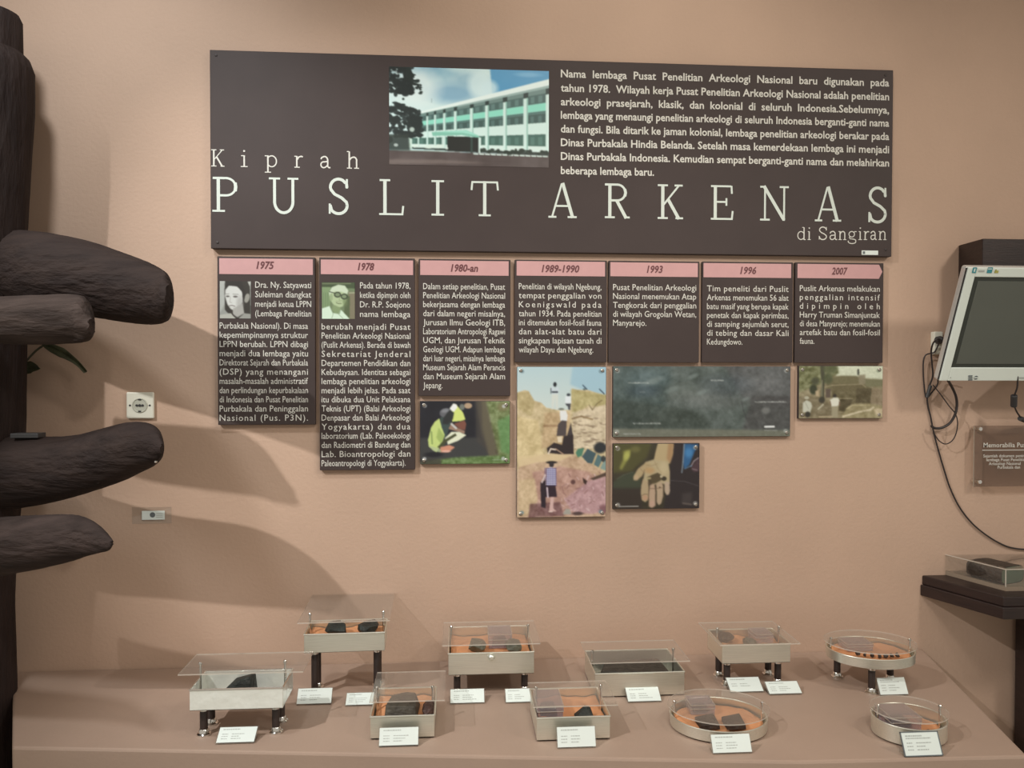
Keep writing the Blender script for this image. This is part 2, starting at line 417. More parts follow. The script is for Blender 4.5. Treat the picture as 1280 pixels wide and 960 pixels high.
def print_mesh(name, P, xl, xr, zb, zt, y, parent, fn=None):
    c = P.out(); ny, nx = c.shape[:2]
    xs = np.linspace(xl, xr, nx+1); zs = np.linspace(zt, zb, ny+1)
    X, Z = np.meshgrid(xs, zs)
    co = np.stack([X, np.full_like(X, y), Z], -1).reshape(-1, 3)
    idx = np.arange((nx+1)*(ny+1)).reshape(ny+1, nx+1)
    f = np.stack([idx[:-1, :-1], idx[1:, :-1], idx[1:, 1:], idx[:-1, 1:]], -1).reshape(-1, 4)
    cp = np.pad(c, ((0, 1), (0, 1), (0, 0)), 'edge')
    cc = np.pad(c, ((1, 1), (1, 1), (0, 0)), 'edge')
    vc = (cc[:-1, :-1]+cc[1:, :-1]+cc[:-1, 1:]+cc[1:, 1:])/4
    me = bpy.data.meshes.new(name)
    me.from_pydata(co.tolist(), [], f.tolist())
    at = me.color_attributes.new('ink', 'FLOAT_COLOR', 'POINT')
    rgba = np.concatenate([vc.reshape(-1, 3), np.ones((vc.shape[0]*vc.shape[1], 1))], 1).astype(np.float32)
    at.data.foreach_set('color', rgba.ravel())
    me.materials.append(print_mat()); me.update()
    o = bpy.data.objects.new(name, me); col.objects.link(o); o.parent = parent
    return o

def paint_building():
    P = Paint(230, 145, 45, 22, 1250, 780, (205, 225, 218))
    n = P.nz(330, 3, 4)
    P.blend(np.clip((n-.42)*3, 0, 1)*.85, (112, 160, 180))
    P.ell(520, 215, 190, 75, (118, 160, 182), .8, .9); P.ell(640, 110, 130, 60, (135, 172, 186), .7, .9)
    P.ell(240, 180, 170, 150, (222, 232, 224), .75, .8); P.ell(730, 140, 90, 110, (214, 232, 226), .8, .6)
    P.poly([(800, 0), (1260, 0), (1260, 130), (820, 215)], (72, 142, 182), .9, 5)
    P.ell(800, 170, 60, 60, (205, 226, 224), .8, .7); P.ell(1090, 55, 90, 18, (130, 180, 205), .7, .9)
    def yT(x): return 388+(x-250)*(148-388)/1000.0
    def yB(x): return 655+(x-200)*(690-655)/1050.0
    def q(xa, xb, fa, fb, c, al=1, soft=1):
        g = lambda x, f: yT(x)+f*(yB(x)-yT(x))
        P.poly([(xa, g(xa, fa)), (xb, g(xb, fa)), (xb, g(xb, fb)), (xa, g(xa, fb))], c, al, soft)
    q(200, 1260, -.02, 1, (165, 205, 188))
    q(215, 1260, 0, .09, (108, 132, 124)); q(200, 1260, .08, .22, (70, 96, 90)); q(200, 1260, .22, .335, (140, 212, 186))
    q(200, 1260, .335, .37, (80, 112, 104)); q(200, 1260, .37, .51, (62, 86, 80)); q(200, 1260, .51, .68, (206, 226, 214))
    q(200, 1260, .68, .86, (66, 100, 88)); q(200, 1260, .86, .95, (210, 226, 214)); q(200, 1260, .95, 1.0, (52, 60, 54))
    for k in range(18):
        x = 210+k*60; q(x, x+30, .10, .2, (118, 150, 142), .5); q(x, x+26, .40, .5, (104, 136, 128), .5); q(x, x+30, .72, .84, (100, 138, 124), .5)
    for x, w in ((262, 9), (330, 12), (388, 14), (458, 16), (541, 18), (664, 22), (780, 24), (916, 26), (1075, 30), (1245, 30)):
        q(x-w/2-w*.10, x+w/2, .10, .93, (205, 226, 214)); q(x-w*.62, x+w*.62, .01, .10, (42, 56, 52)); q(x+w*.2, x+w*.55, .10, .93, (120, 170, 152), .7)
    P.poly([(240, 376), (1260, 82), (1260, 132), (560, 310), (245, 388)], (226, 236, 226))
    P.poly([(560, 310), (1260, 132), (1260, 152), (560, 322)], (150, 172, 164))
    P.poly([(480, 550), (715, 556), (722, 672), (480, 668)], (34, 36, 32)); P.poly([(655, 560), (672, 560), (672, 680), (655, 680)], (52, 70, 62))
    P.poly([(362, 522), (470, 512), (625, 500), (722, 545), (720, 558), (590, 540), (370, 552)], (128, 186, 162)); P.poly([(362, 522), (625, 500), (722, 545), (600, 522)], (158, 214, 192))
    P.poly([(716, 555), (734, 555), (734, 680), (716, 680)], (208, 226, 214)); P.poly([(438, 560), (456, 560), (456, 640), (438, 640)], (196, 216, 204))
    P.poly([(190, 570), (216, 560), (216, 655), (190, 655)], (196, 218, 200))
    P.poly([(0, 668), (480, 672), (1260, 690), (1260, 800), (0, 800)], (82, 70, 66), 1, 2)
    P.grain(120, 14, P.mask([(0, 668), (1260, 690), (1260, 800), (0, 800)]), 5)
    P.poly([(40, 740), (420, 735), (800, 755), (40, 775)], (122, 108, 100), .7, 8)
    for x in range(680, 1250, 44): P.line([(x, 684+(x-680)*.017), (x+30, 685+(x-680)*.017)], 9, (206, 220, 208))
    P.line([(60, 665), (470, 672)], 7, (136, 146, 128), .7)
    r = np.random.RandomState(4)
    for k in range(30):
        x = r.uniform(730, 1245); P.ell(x, 660+r.uniform(-14, 14), r.uniform(8, 22), r.uniform(8, 18), (34, 46, 36), .9, .4)
    for k in range(12):
        P.ell(r.uniform(230, 480), 635+r.uniform(-10, 10), r.uniform(10, 24), 10, (210, 224, 208), .8, .5)
    for k in range(130):
        P.ell(r.uniform(40, 215), r.uniform(20, 235), r.uniform(8, 30), r.uniform(8, 24), (30, 38, 36), .9, .3)
    for k in range(50):
        a = r.uniform(0, 1); P.ell(180+110*a, 60+150*a+r.uniform(-50, 30), r.uniform(6, 18), r.uniform(5, 12), (32, 42, 38), .9, .3)
    for k in range(150):
        x = r.uniform(40, 285); P.ell(x, r.uniform(300+max(0, x-110)*.38, 560+max(0, 120-x)*.6), r.uniform(10, 30), r.uniform(8, 24), (34, 42, 40), .9, .3)
    for k in range(12): P.ell(r.uniform(60, 120), r.uniform(40, 80), 6, 5, (176, 190, 184), .8, .4)
    P.poly([(40, 545), (190, 540), (200, 668), (40, 668)], (46, 54, 48), .9, 6)
    P.ell(95, 628, 16, 12, (190, 200, 190), .8, .4); P.ell(150, 270, 10, 10, (40, 48, 44), .9, .3); P.ell(215, 505, 18, 18, (206, 220, 206), .8, .5)
    P.line([(362, 262), (362, 292)], 4, (110, 130, 128), .7)
    return P
def paint_writers():
    P = Paint(128, 92, 58, 62, 1245, 918, (34, 34, 40))
    P.grain(300, 10, None, 2)
    P.poly([(60, 560), (860, 560), (980, 830), (60, 900)], (62, 62, 60), .9, 14)
    P.poly([(800, 60), (1250, 60), (1250, 920), (1000, 920), (860, 500)], (96, 88, 70), 1, 10)
    P.poly([(930, 60), (1250, 60), (1250, 920), (1120, 900), (1010, 420)], (112, 122, 78), 1, 10)
    P.grain(46, 40, P.mask([(920, 60), (1250, 60), (1250, 920), (1080, 900), (1000, 420)], 8), 9)
    P.poly([(1080, 330), (1250, 250), (1250, 800), (1130, 760)], (92, 142, 84), .6, 16); P.ell(1150, 140, 70, 60, (130, 110, 80), .5, .8)
    P.poly([(60, 885), (520, 830), (1250, 800), (1250, 920), (60, 920)], (98, 120, 70), 1, 6)
    P.grain(34, 38, P.mask([(60, 885), (520, 830), (1250, 800), (1250, 920), (60, 920)], 4), 3)
    P.poly([(60, 860), (330, 850), (330, 920), (60, 920)], (62, 56, 50), .8, 8)
    P.poly([(780, 60), (870, 60), (880, 420), (960, 760), (800, 600)], (70, 64, 58), .7, 12)
    # person behind
    P.poly([(445, 170), (500, 92), (535, 110), (620, 210), (655, 310), (600, 330), (480, 340), (490, 220)], (205, 214, 118))
    P.poly([(445, 160), (495, 92), (540, 105), (545, 150), (500, 205), (450, 180)], (232, 230, 222)); P.ell(690, 122, 52, 38, (176, 148, 118), 1, .3); P.ell(610, 140, 34, 42, (120, 124, 112), .9, .5)
    P.poly([(500, 370), (640, 320), (665, 370), (650, 460), (580, 440)], (122, 76, 62))
    # person in front
    P.poly([(320, 285), (390, 250), (470, 300), (440, 420), (400, 560), (300, 560), (330, 420)], (60, 74, 70))
    P.poly([(310, 295), (340, 420), (380, 520), (340, 640), (270, 760), (170, 680), (160, 590), (200, 420), (250, 340)], (192, 206, 122))
    P.poly([(300, 420), (380, 540), (330, 640), (270, 560)], (150, 168, 92), .8, 3); P.line([(205, 480), (215, 640)], 22, (120, 140, 80), .7)
    P.poly([(160, 660), (340, 720), (330, 760), (230, 740)], (176, 186, 140), .8)
    P.ell(395, 218, 82, 62, (96, 96, 98), 1, .2, -12); P.poly([(440, 180), (505, 215), (490, 300), (420, 380), (350, 370), (360, 290)], (44, 46, 46), 1, 2)
    P.ell(385, 190, 50, 25, (140, 140, 142), .7, .8, -12)
    P.poly([(470, 350), (560, 430), (650, 470), (640, 510), (560, 480), (430, 440)], (150, 120, 100)); P.line([(470, 372), (530, 430)], 26, (196, 196, 190), .9)
    P.poly([(380, 570), (470, 480), (570, 480), (665, 525), (560, 600), (420, 655), (415, 620)], (222, 222, 192))
    P.poly([(370, 590), (520, 500), (540, 530), (400, 620), (330, 700), (280, 690)], (72, 74, 46)); P.poly([(320, 690), (440, 660), (515, 690), (430, 760), (330, 760)], (204, 140, 112), 1, 2)
    P.ell(400, 745, 60, 14, (226, 180, 160), .8, .6); P.ell(230, 790, 120, 34, (26, 26, 32), .9, .6)
    for x, y in ((115, 122), (1168, 130), (112, 848), (1160, 850)): P.ell(x, y, 26, 24, (190, 190, 186), .8, .5)
    P.line([(1010, 870), (1180, 862)], 7, (200, 206, 196), .5)
    return P
def paint_trench():
    P = Paint(124, 210, 646, 458, 757, 647, (190, 168, 130))
    P.grad((176, 196, 196), (196, 206, 198), 458, 505)
    P.poly([(715, 458), (758, 458), (758, 492), (735, 490), (712, 480)], (150, 182, 194), .8, 10)
    land = [(646, 490), (655, 487), (660, 488), (667, 500), (676, 503), (682, 509), (696, 512), (712, 512), (714, 485), (722, 487), (735, 487), (750, 492), (758, 494), (758, 648), (646, 648)]
    P.poly(land, (194, 174, 134), 1, 1)
    M_ = P.mask(land, 2)
    P.poly([(713, 486), (758, 493), (758, 512), (735, 506), (715, 520)], (168, 156, 104), .8, 5); P.poly([(646, 490), (660, 489), (668, 502), (664, 520), (646, 510)], (168, 150, 104), .7, 5)
    P.poly([(646, 520), (672, 525), (680, 570), (646, 575)], (206, 184, 136), .8, 8); P.poly([(715, 515), (758, 505), (758, 560), (716, 560)], (206, 188, 158), .9, 6)
    P.poly([(680, 515), (712, 515), (712, 555), (676, 560)], (182, 150, 112), .6, 6)
    P.line([(680, 532), (696, 532)], 3.0, (150, 120, 86), .8); P.line([(715, 523), (726, 520), (740, 524)], 2.2, (130, 106, 70), .7); P.line([(736, 506), (740, 512), (746, 504), (752, 500)], 1.6, (120, 104, 70), .7)
    P.poly([(652, 575), (680, 568), (715, 568), (735, 578), (758, 592), (758, 648), (646, 648), (646, 590)], (192, 162, 132), 1, 6)
    P.poly([(665, 590), (700, 583), (735, 590), (752, 600), (758, 640), (720, 645), (690, 645), (672, 640)], (178, 138, 124), .85, 8); P.poly([(735, 602), (757, 596), (757, 640), (740, 644), (715, 640), (705, 625)], (182, 144, 144), .9, 5)
    P.poly([(648, 600), (668, 598), (672, 625), (664, 644), (648, 645)], (204, 178, 140), .9, 6)
    P.poly([(662, 630), (700, 628), (705, 646), (660, 647)], (110, 76, 76), .8, 4)
    P.grain(9, 26, M_, 12, 4); P.grain(3, 16, M_, 13, 2); P.poly([(646, 570), (690, 567), (715, 569), (700, 576), (670, 578), (648, 584)], (214, 190, 146), .8, 3)
    r = np.random.RandomState(8)
    for k in range(60):
        x, y = r.uniform(716, 756), r.uniform(520, 562); P.ell(x, y, r.uniform(1, 4), r.uniform(.5, 1.3), (128, 108, 86), .55, .8)
    for k in range(50):
        x, y = r.uniform(700, 756), r.uniform(590, 640); P.line([(x, y), (x+r.uniform(-5, 5), y+r.uniform(1, 6))], r.uniform(.7, 1.6), (128, 88, 84) if k % 2 else (214, 186, 182), .6)
    P.poly([(719, 566), (722, 561), (730, 560), (727, 570), (722, 572)], (78, 124, 98)); P.poly([(727, 571), (734, 561), (745, 567), (740, 580), (734, 579)], (66, 86, 90)); P.poly([(742, 581), (747, 568), (754, 573), (748, 585)], (86, 112, 112))
    P.poly([(750, 586), (757, 572), (757, 589)], (130, 150, 140)); P.ell(750, 560, 8, 7, (44, 46, 48), 1, .4); P.ell(754, 574, 3, 4, (48, 52, 54), .9, .4)
    P.poly([(728, 598), (734, 602), (732, 607), (729, 604)], (58, 40, 34)); P.poly([(737, 599), (757, 591), (757, 596), (742, 601)], (84, 66, 54)); P.ell(716, 603, 3, 3, (86, 56, 52), .9, .5)
    # figures
    P.ell(693, 480, 2.2, 3, (36, 40, 44), 1, .4); P.poly([(688, 484), (690, 482), (693, 487), (696, 482), (698, 486), (697, 492), (689, 492)], (196, 204, 206)); P.line([(690, 489.5), (696, 489.5)], 2.2, (52, 58, 64)); P.line([(688, 485), (688, 491)], 1.3, (92, 100, 104))
    P.poly([(689, 492), (697, 492), (697, 511), (694.5, 511), (693.5, 496), (691, 511), (689, 511)], (206, 208, 196), .95)
    P.ell(710, 493, 2.4, 2, (60, 66, 70), 1, .4); P.poly([(706, 495), (713, 495), (713, 504), (706, 504)], (218, 222, 220)); P.poly([(706, 504), (713, 504), (712, 512), (710, 512), (709, 507), (707.5, 507)], (72, 72, 76))
    P.ell(701, 511, 3.6, 1.5, (120, 124, 112), 1, .5); P.poly([(699, 513), (707, 513), (709, 519), (708, 526), (700, 526)], (222, 220, 214)); P.poly([(697, 530), (702, 525), (708, 526), (707, 545), (695, 545)], (78, 68, 66)); P.poly([(708, 545), (713, 528), (716, 545)], (64, 56, 56))
    P.poly([(704, 545), (716, 543), (717, 568), (700, 568), (684, 566), (683, 560), (692, 553), (702, 556)], (48, 38, 38)); P.line([(685, 567), (688, 561), (694, 562)], 1.6, (226, 208, 188)); P.line([(694, 561), (704, 568)], 1.3, (170, 140, 116)); P.poly([(696, 546), (702, 545), (702, 553), (697, 553)], (220, 202, 172))
    P.ell(689, 578, 7, 1.8, (38, 34, 34), 1, .4); P.ell(689, 581, 3, 3.4, (52, 44, 46), 1, .4)
    P.poly([(683, 586), (688, 584), (694, 586), (695, 607), (688, 609), (682, 607)], (226, 222, 232))
    for k in range(7): P.line([(681+k*2.2, 585), (681+k*2.2, 608)], .9, (66, 58, 108), .8)
    for k in range(9): P.line([(682, 586+k*2.6), (695, 586+k*2.6)], .9, (66, 58, 108), .75)
    P.poly([(682, 607), (694, 607), (696, 622), (676, 622), (675, 612)], (48, 32, 42)); P.poly([(675, 603), (682, 600), (682, 636), (676, 634)], (44, 32, 40)); P.line([(683.5, 610), (684.5, 622)], 1.6, (216, 196, 200)); P.line([(677, 603), (681, 594)], 2.2, (206, 186, 180), .9)
    P.poly([(688, 622), (692, 622), (691, 636), (696, 640), (686, 640)], (206, 170, 160)); P.ell(688, 640, 3, 1, (226, 200, 186), .9, .5)
    P.poly([(703, 644), (707, 637), (712, 637), (714, 644)], (160, 158, 146), .9); P.ell(722, 643, 7, 2.5, (58, 42, 42), .8, .6); P.ell(754, 638, 5, 6, (120, 80, 84), .8, .7)
    P.line([(728, 481), (733, 486)], 1.6, (70, 90, 104)); P.line([(749, 486), (755, 492)], 1.5, (60, 76, 88)); P.ell(730, 486, 2, 1.5, (92, 106, 104), .9, .5)
    for x, y in ((652, 463.5), (750.5, 463.5), (652, 641), (751, 641)): P.ell(x, y, 2.6, 2.4, (112, 134, 138), .8, .6)
    return P
def paint_cut():
    P = Paint(236, 94, 30, 22, 1222, 502, (84, 92, 86))
    P.poly([(20, 20), (420, 20), (380, 300), (200, 440), (20, 440)], (70, 82, 78), .9, 30); P.poly([(780, 20), (1230, 20), (1230, 300), (900, 250)], (92, 92, 90), .9, 30)
    P.poly([(20, 240), (600, 330), (700, 450), (20, 450)], (56, 64, 56), .7, 30); P.poly([(960, 220), (1230, 220), (1230, 460), (900, 460)], (70, 68, 66), .8, 20)
    P.ell(260, 110, 150, 70, (96, 112, 112), .6, .9); P.ell(240, 190, 110, 40, (58, 72, 78), .6, .9); P.ell(600, 200, 220, 60, (104, 110, 102), .5, .9)
    P.ell(720, 250, 260, 60, (104, 106, 102), .5, .9); P.ell(790, 150, 160, 70, (66, 74, 78), .5, .9); P.ell(1080, 150, 90, 60, (104, 104, 102), .5, .9)
    P.grain(110, 20, None, 4, 4); P.grain(26, 16, None, 6, 3); P.grain(8, 7, None, 9, 2)
    P.line([(890, 260), (905, 330), (925, 380)], 7, (58, 58, 58), .6); P.ell(1055, 325, 28, 22, (134, 134, 128), .6, .7)
    for a, b, c in ((300, 120, 60), (420, 180, 46), (620, 200, 40), (560, 90, 40), (920, 244, 30)): P.ell(a, b, c, c*.35, (126, 136, 130), .55, .9, -20)
    P.poly([(20, 446), (600, 452), (1230, 462), (1230, 510), (20, 510)], (112, 112, 96), .9, 6); P.grain(18, 10, P.mask([(20, 446), (1230, 462), (1230, 510), (20, 510)]), 2)
    def cap(x0, x1, y, al=.8, h=11):
        r = np.random.RandomState(int(x0)); x = x0
        while x < x1:
            w = r.uniform(5, 14); P.line([(x, y-r.uniform(0, h*.3)), (x+w*.7, y+r.uniform(0, h*.3))], h*.55, (188, 190, 182), al*r.uniform(.5, 1)); x += w
    cap(130, 262, 134); cap(205, 240, 196, .6, 7); cap(684, 768, 117); cap(982, 1192, 266); cap(165, 345, 411); cap(100, 210, 482, .6); cap(1048, 1130, 462, .5)
    P.line([(1052, 437), (1112, 436)], 12, (226, 226, 220))
    for x, y in ((58, 52), (1194, 50), (56, 466), (1192, 466)): P.ell(x, y, 15, 14, (170, 172, 164), .7, .6)
    return P
def paint_hand():
    P = Paint(122, 92, 62, 58, 1190, 915, (58, 52, 38))
    P.grain(200, 14, None, 2); P.poly([(60, 60), (560, 60), (500, 230), (300, 420), (60, 440)], (78, 74, 42), 1, 16)
    P.poly([(190, 150), (290, 130), (270, 230), (170, 400), (140, 380), (190, 260)], (150, 148, 74), .8, 10); P.ell(235, 215, 36, 60, (178, 176, 92), .8, .9, 20); P.ell(350, 130, 60, 40, (118, 112, 66), .6, .9)
    P.poly([(60, 560), (180, 470), (330, 425), (420, 480), (430, 740), (60, 700)], (62, 66, 50), 1, 8); P.poly([(60, 640), (440, 640), (440, 915), (60, 915)], (52, 42, 36), .9, 14)
    P.line([(110, 520), (200, 465), (320, 430)], 8, (104, 110, 92), .5)
    P.poly([(820, 60), (1190, 60), (1190, 915), (720, 915), (800, 400)], (46, 38, 38), 1, 4); P.poly([(990, 60), (1180, 70), (1120, 180), (1060, 340), (990, 400), (975, 300)], (46, 92, 132), 1, 4)
    P.ell(1050, 180, 50, 60, (74, 134, 180), .7, .9); P.poly([(1080, 380), (1190, 230), (1190, 420), (1120, 440)], (74, 54, 58), 1, 4); P.line([(990, 60), (975, 300), (960, 440)], 18, (120, 132, 140), .8)
    P.line([(1080, 360), (1120, 290), (1175, 250)], 14, (150, 134, 136), .9); P.line([(1000, 390), (1090, 350)], 12, (96, 126, 150), .8); P.line([(1100, 395), (1160, 410)], 16, (126, 108, 110), .8)
    P.poly([(970, 720), (1100, 700), (1090, 850), (960, 850)], (66, 58, 56), .8, 12); P.line([(980, 850), (1085, 866)], 26, (112, 100, 92), .6); P.line([(810, 545), (1000, 560), (1180, 620)], 7, (92, 86, 86), .7)
    sk, sd = (176, 158, 122), (104, 84, 62)
    # forearm, palm
    P.poly([(640, 60), (850, 60), (840, 200), (800, 320), (770, 330), (590, 280), (610, 180)], (178, 156, 116), 1, 2); P.poly([(780, 60), (850, 60), (835, 220), (805, 320), (760, 250)], (160, 122, 84), .8, 8)
    P.poly([(480, 300), (590, 265), (780, 300), (800, 420), (800, 600), (700, 590), (560, 600), (450, 560), (470, 430)], sk, 1, 3)
    P.poly([(490, 300), (380, 390), (325, 490), (325, 535), (370, 540), (430, 490), (480, 420), (560, 330)], (172, 150, 112), 1, 3)        # thumb
    P.line([(470, 400), (440, 480), (370, 542)], 8, sd, .7); P.ell(360, 500, 30, 34, (190, 160, 128), .6, .9); P.line([(415, 385), (455, 430)], 6, sd, .5)
    # fingers
    P.poly([(450, 520), (520, 560), (525, 700), (515, 800), (480, 830), (435, 800), (420, 700), (430, 600)], (172, 150, 116), 1, 2)
    P.poly([(540, 600), (600, 590), (615, 700), (610, 880), (570, 905), (530, 890), (525, 740)], (178, 150, 124), 1, 2)
    P.poly([(622, 590), (690, 555), (715, 620), (712, 760), (690, 850), (655, 870), (632, 830), (630, 700)], (176, 152, 124), 1, 2)
    P.poly([(730, 560), (795, 560), (805, 680), (790, 730), (760, 740), (735, 690)], (180, 158, 134), 1, 2)
    for a in ([(527, 600), (524, 880)], [(617, 600), (622, 870)], [(720, 590), (722, 760)], [(435, 740), (470, 722), (510, 725)], [(540, 650), (600, 650)], [(635, 650), (700, 640)]): P.line(a, 9, sd, .75)
    P.ell(478, 770, 34, 34, (186, 136, 108), .6, .9); P.ell(572, 850, 32, 40, (190, 152, 132), .6, .9)
    P.line([(490, 340), (560, 350), (640, 320)], 7, (140, 118, 84), .7); P.line([(600, 290), (640, 380), (690, 440)], 9, (150, 128, 92), .6); P.ell(720, 380, 50, 80, (192, 174, 136), .7, .9); P.ell(540, 410, 60, 40, (176, 138, 92), .7, .9)
    # dug-up fragments in the palm
    P.poly([(500, 500), (560, 470), (640, 440), (690, 470), (690, 540), (620, 580), (560, 590), (520, 560)], (82, 70, 48), 1, 2); P.poly([(480, 505), (550, 498), (560, 520), (500, 530)], (168, 152, 112), 1, 1); P.ell(725, 520, 36, 30, (62, 54, 40), 1, .4); P.ell(690, 490, 18, 18, (186, 172, 140), .9, .5)
    P.ell(670, 635, 12, 10, (84, 64, 44), .9, .5); P.ell(540, 575, 26, 30, (70, 58, 42), .8, .6)
    P.line([(100, 884), (390, 882)], 9, (196, 192, 182), .8)
    for x, y in ((118, 118), (1138, 112), (122, 862), (1140, 852)): P.ell(x, y, 28, 26, (170, 166, 158), .8, .6)
    return P
def paint_site():
    P = Paint(118, 76, 92, 72, 1165, 760, (142, 130, 100))
    P.poly([(560, 60), (1170, 60), (1170, 250), (900, 230), (560, 200)], (204, 206, 178), 1, 6); P.grain(40, 14, None, 21, 3)
    P.poly([(92, 60), (580, 60), (600, 160), (480, 240), (400, 300), (92, 420)], (112, 112, 76), 1, 8); P.grain(44, 46, P.mask([(92, 60), (580, 60), (600, 160), (440, 300), (92, 420)], 4), 5)
    P.poly([(440, 240), (620, 200), (820, 200), (940, 240), (960, 360), (440, 380)], (112, 104, 74), 1, 4); P.poly([(510, 310), (900, 300), (1030, 370), (1010, 560), (780, 570), (510, 560)], (104, 94, 66), 1, 3)
    P.poly([(830, 365), (1030, 365), (1030, 560), (820, 560)], (88, 78, 54), 1, 2); P.line([(420, 350), (520, 325), (900, 310), (950, 350)], 12, (160, 148, 116), .7); P.poly([(930, 240), (1165, 250), (1165, 340), (950, 350)], (118, 114, 84), 1, 4)
    P.poly([(850, 190), (940, 180), (940, 310), (860, 310)], (140, 130, 104), .9, 3); P.poly([(610, 500), (790, 510), (740, 620), (680, 680), (600, 660)], (84, 74, 50), 1, 3); P.line([(610, 500), (780, 500)], 9, (168, 156, 124), .8)
    P.poly([(1030, 360), (1165, 380), (1165, 600), (1010, 560)], (136, 120, 94), 1, 4); P.poly([(640, 740), (720, 610), (800, 570), (1010, 575), (1165, 600), (1165, 760), (640, 760)], (150, 138, 102), 1, 4)
    P.line([(660, 740), (860, 680), (1010, 650), (1050, 620)], 26, (204, 190, 158), .9); P.line([(700, 640), (780, 590), (1000, 590)], 12, (186, 172, 132), .8); P.poly([(1040, 640), (1165, 630), (1165, 740), (1090, 720)], (196, 178, 144), .9, 6)
    P.poly([(92, 480), (360, 480), (520, 600), (520, 740), (92, 740)], (118, 106, 80), .9, 6); P.grain(50, 26, P.mask([(92, 400), (1165, 400), (1165, 760), (92, 760)]), 8, 3); P.grain(12, 10, None, 3, 2)
    P.poly([(360, 60), (420, 60), (415, 540), (370, 540), (378, 300)], (72, 70, 52), 1, 2); P.line([(385, 260), (385, 480)], 12, (150, 146, 118), .7); P.ell(275, 380, 48, 66, (52, 56, 38), .95, .5); P.ell(300, 270, 50, 50, (66, 66, 48), .8, .7)
    P.poly([(430, 370), (500, 370), (495, 490), (435, 490)], (92, 78, 66), 1, 2); P.poly([(300, 400), (345, 390), (350, 470), (310, 470)], (186, 164, 130), .9, 2); P.ell(385, 520, 40, 44, (58, 54, 42), .9, .5)
    P.ell(490, 110, 90, 60, (88, 92, 62), .8, .6); P.ell(460, 240, 60, 70, (74, 78, 52), .8, .6)
    # people at the dig
    P.ell(190, 490, 30, 22, (176, 170, 146), 1, .4); P.poly([(140, 560), (190, 520), (245, 550), (260, 600), (235, 690), (140, 680)], (192, 190, 170), 1, 2); P.ell(205, 710, 34, 40, (52, 48, 40), 1, .4); P.line([(175, 555), (215, 640)], 8, (140, 138, 120), .7)
    P.ell(548, 465, 24, 26, (54, 48, 38), 1, .4); P.poly([(490, 520), (530, 490), (595, 490), (618, 545), (590, 600), (510, 610)], (216, 212, 192), 1, 2); P.poly([(512, 605), (595, 605), (592, 750), (555, 750), (552, 650), (545, 750), (515, 750)], (156, 146, 118), 1, 2); P.line([(610, 545), (612, 590)], 16, (118, 92, 70), .9); P.line([(490, 540), (500, 590)], 14, (118, 92, 70), .9)
    P.line([(340, 640), (400, 580)], 20, (190, 184, 158), .8); P.poly([(835, 130), (850, 115), (865, 150), (860, 190), (840, 190)], (62, 64, 54), 1, 2); P.ell(850, 122, 12, 14, (50, 50, 44), 1, .4)
    P.line([(350, 740), (520, 738)], 14, (190, 172, 140), .7)
    P.ell(1112, 132, 26, 24, (128, 136, 112), .8, .5); P.ell(130, 130, 22, 20, (140, 140, 112), .5, .5)
    return P
def paint_woman():
    P = Paint(60, 72, 34, 45, 310, 376, (150, 150, 140))
    P.poly([(34, 45), (90, 45), (80, 240), (34, 330)], (176, 176, 166), .9, 6); P.poly([(80, 45), (300, 45), (310, 376), (150, 376), (78, 300), (76, 120)], (58, 54, 48), 1, 3); P.poly([(282, 48), (308, 48), (300, 90)], (196, 194, 182), .9, 1)
    P.ell(275, 195, 22, 42, (150, 146, 134), 1, .3, 15)
    P.poly([(84, 120), (120, 82), (170, 84), (220, 110), (240, 160), (236, 230), (200, 290), (165, 308), (130, 292), (100, 250), (80, 180)], (206, 204, 194), 1, 3)
    P.poly([(90, 45), (230, 45), (262, 160), (240, 260), (232, 140), (190, 92), (110, 84), (84, 120)], (52, 48, 44), 1, 2)
    P.poly([(150, 290), (236, 240), (250, 330), (190, 366), (150, 340)], (168, 164, 154), 1, 3); P.ell(212, 240, 30, 60, (160, 156, 148), .6, .9)
    P.poly([(34, 345), (130, 330), (180, 376), (34, 376)], (176, 174, 160), 1, 2); P.poly([(250, 330), (308, 335), (308, 376), (200, 376)], (150, 148, 138), 1, 2); P.line([(128, 300), (150, 345), (178, 372)], 12, (64, 58, 52), .9)
    P.ell(104, 180, 16, 8, (86, 80, 74), .9, .6); P.ell(172, 182, 20, 9, (92, 86, 80), .9, .6); P.line([(86, 160), (116, 158)], 5, (110, 104, 96), .8); P.line([(150, 160), (198, 162)], 5, (110, 104, 96), .8)
    P.line([(128, 185), (122, 232), (140, 236)], 6, (168, 162, 152), .8); P.line([(118, 264), (142, 260), (168, 268)], 8, (120, 108, 102), .9); P.line([(130, 280), (160, 280)], 5, (176, 170, 160), .7)
    return P
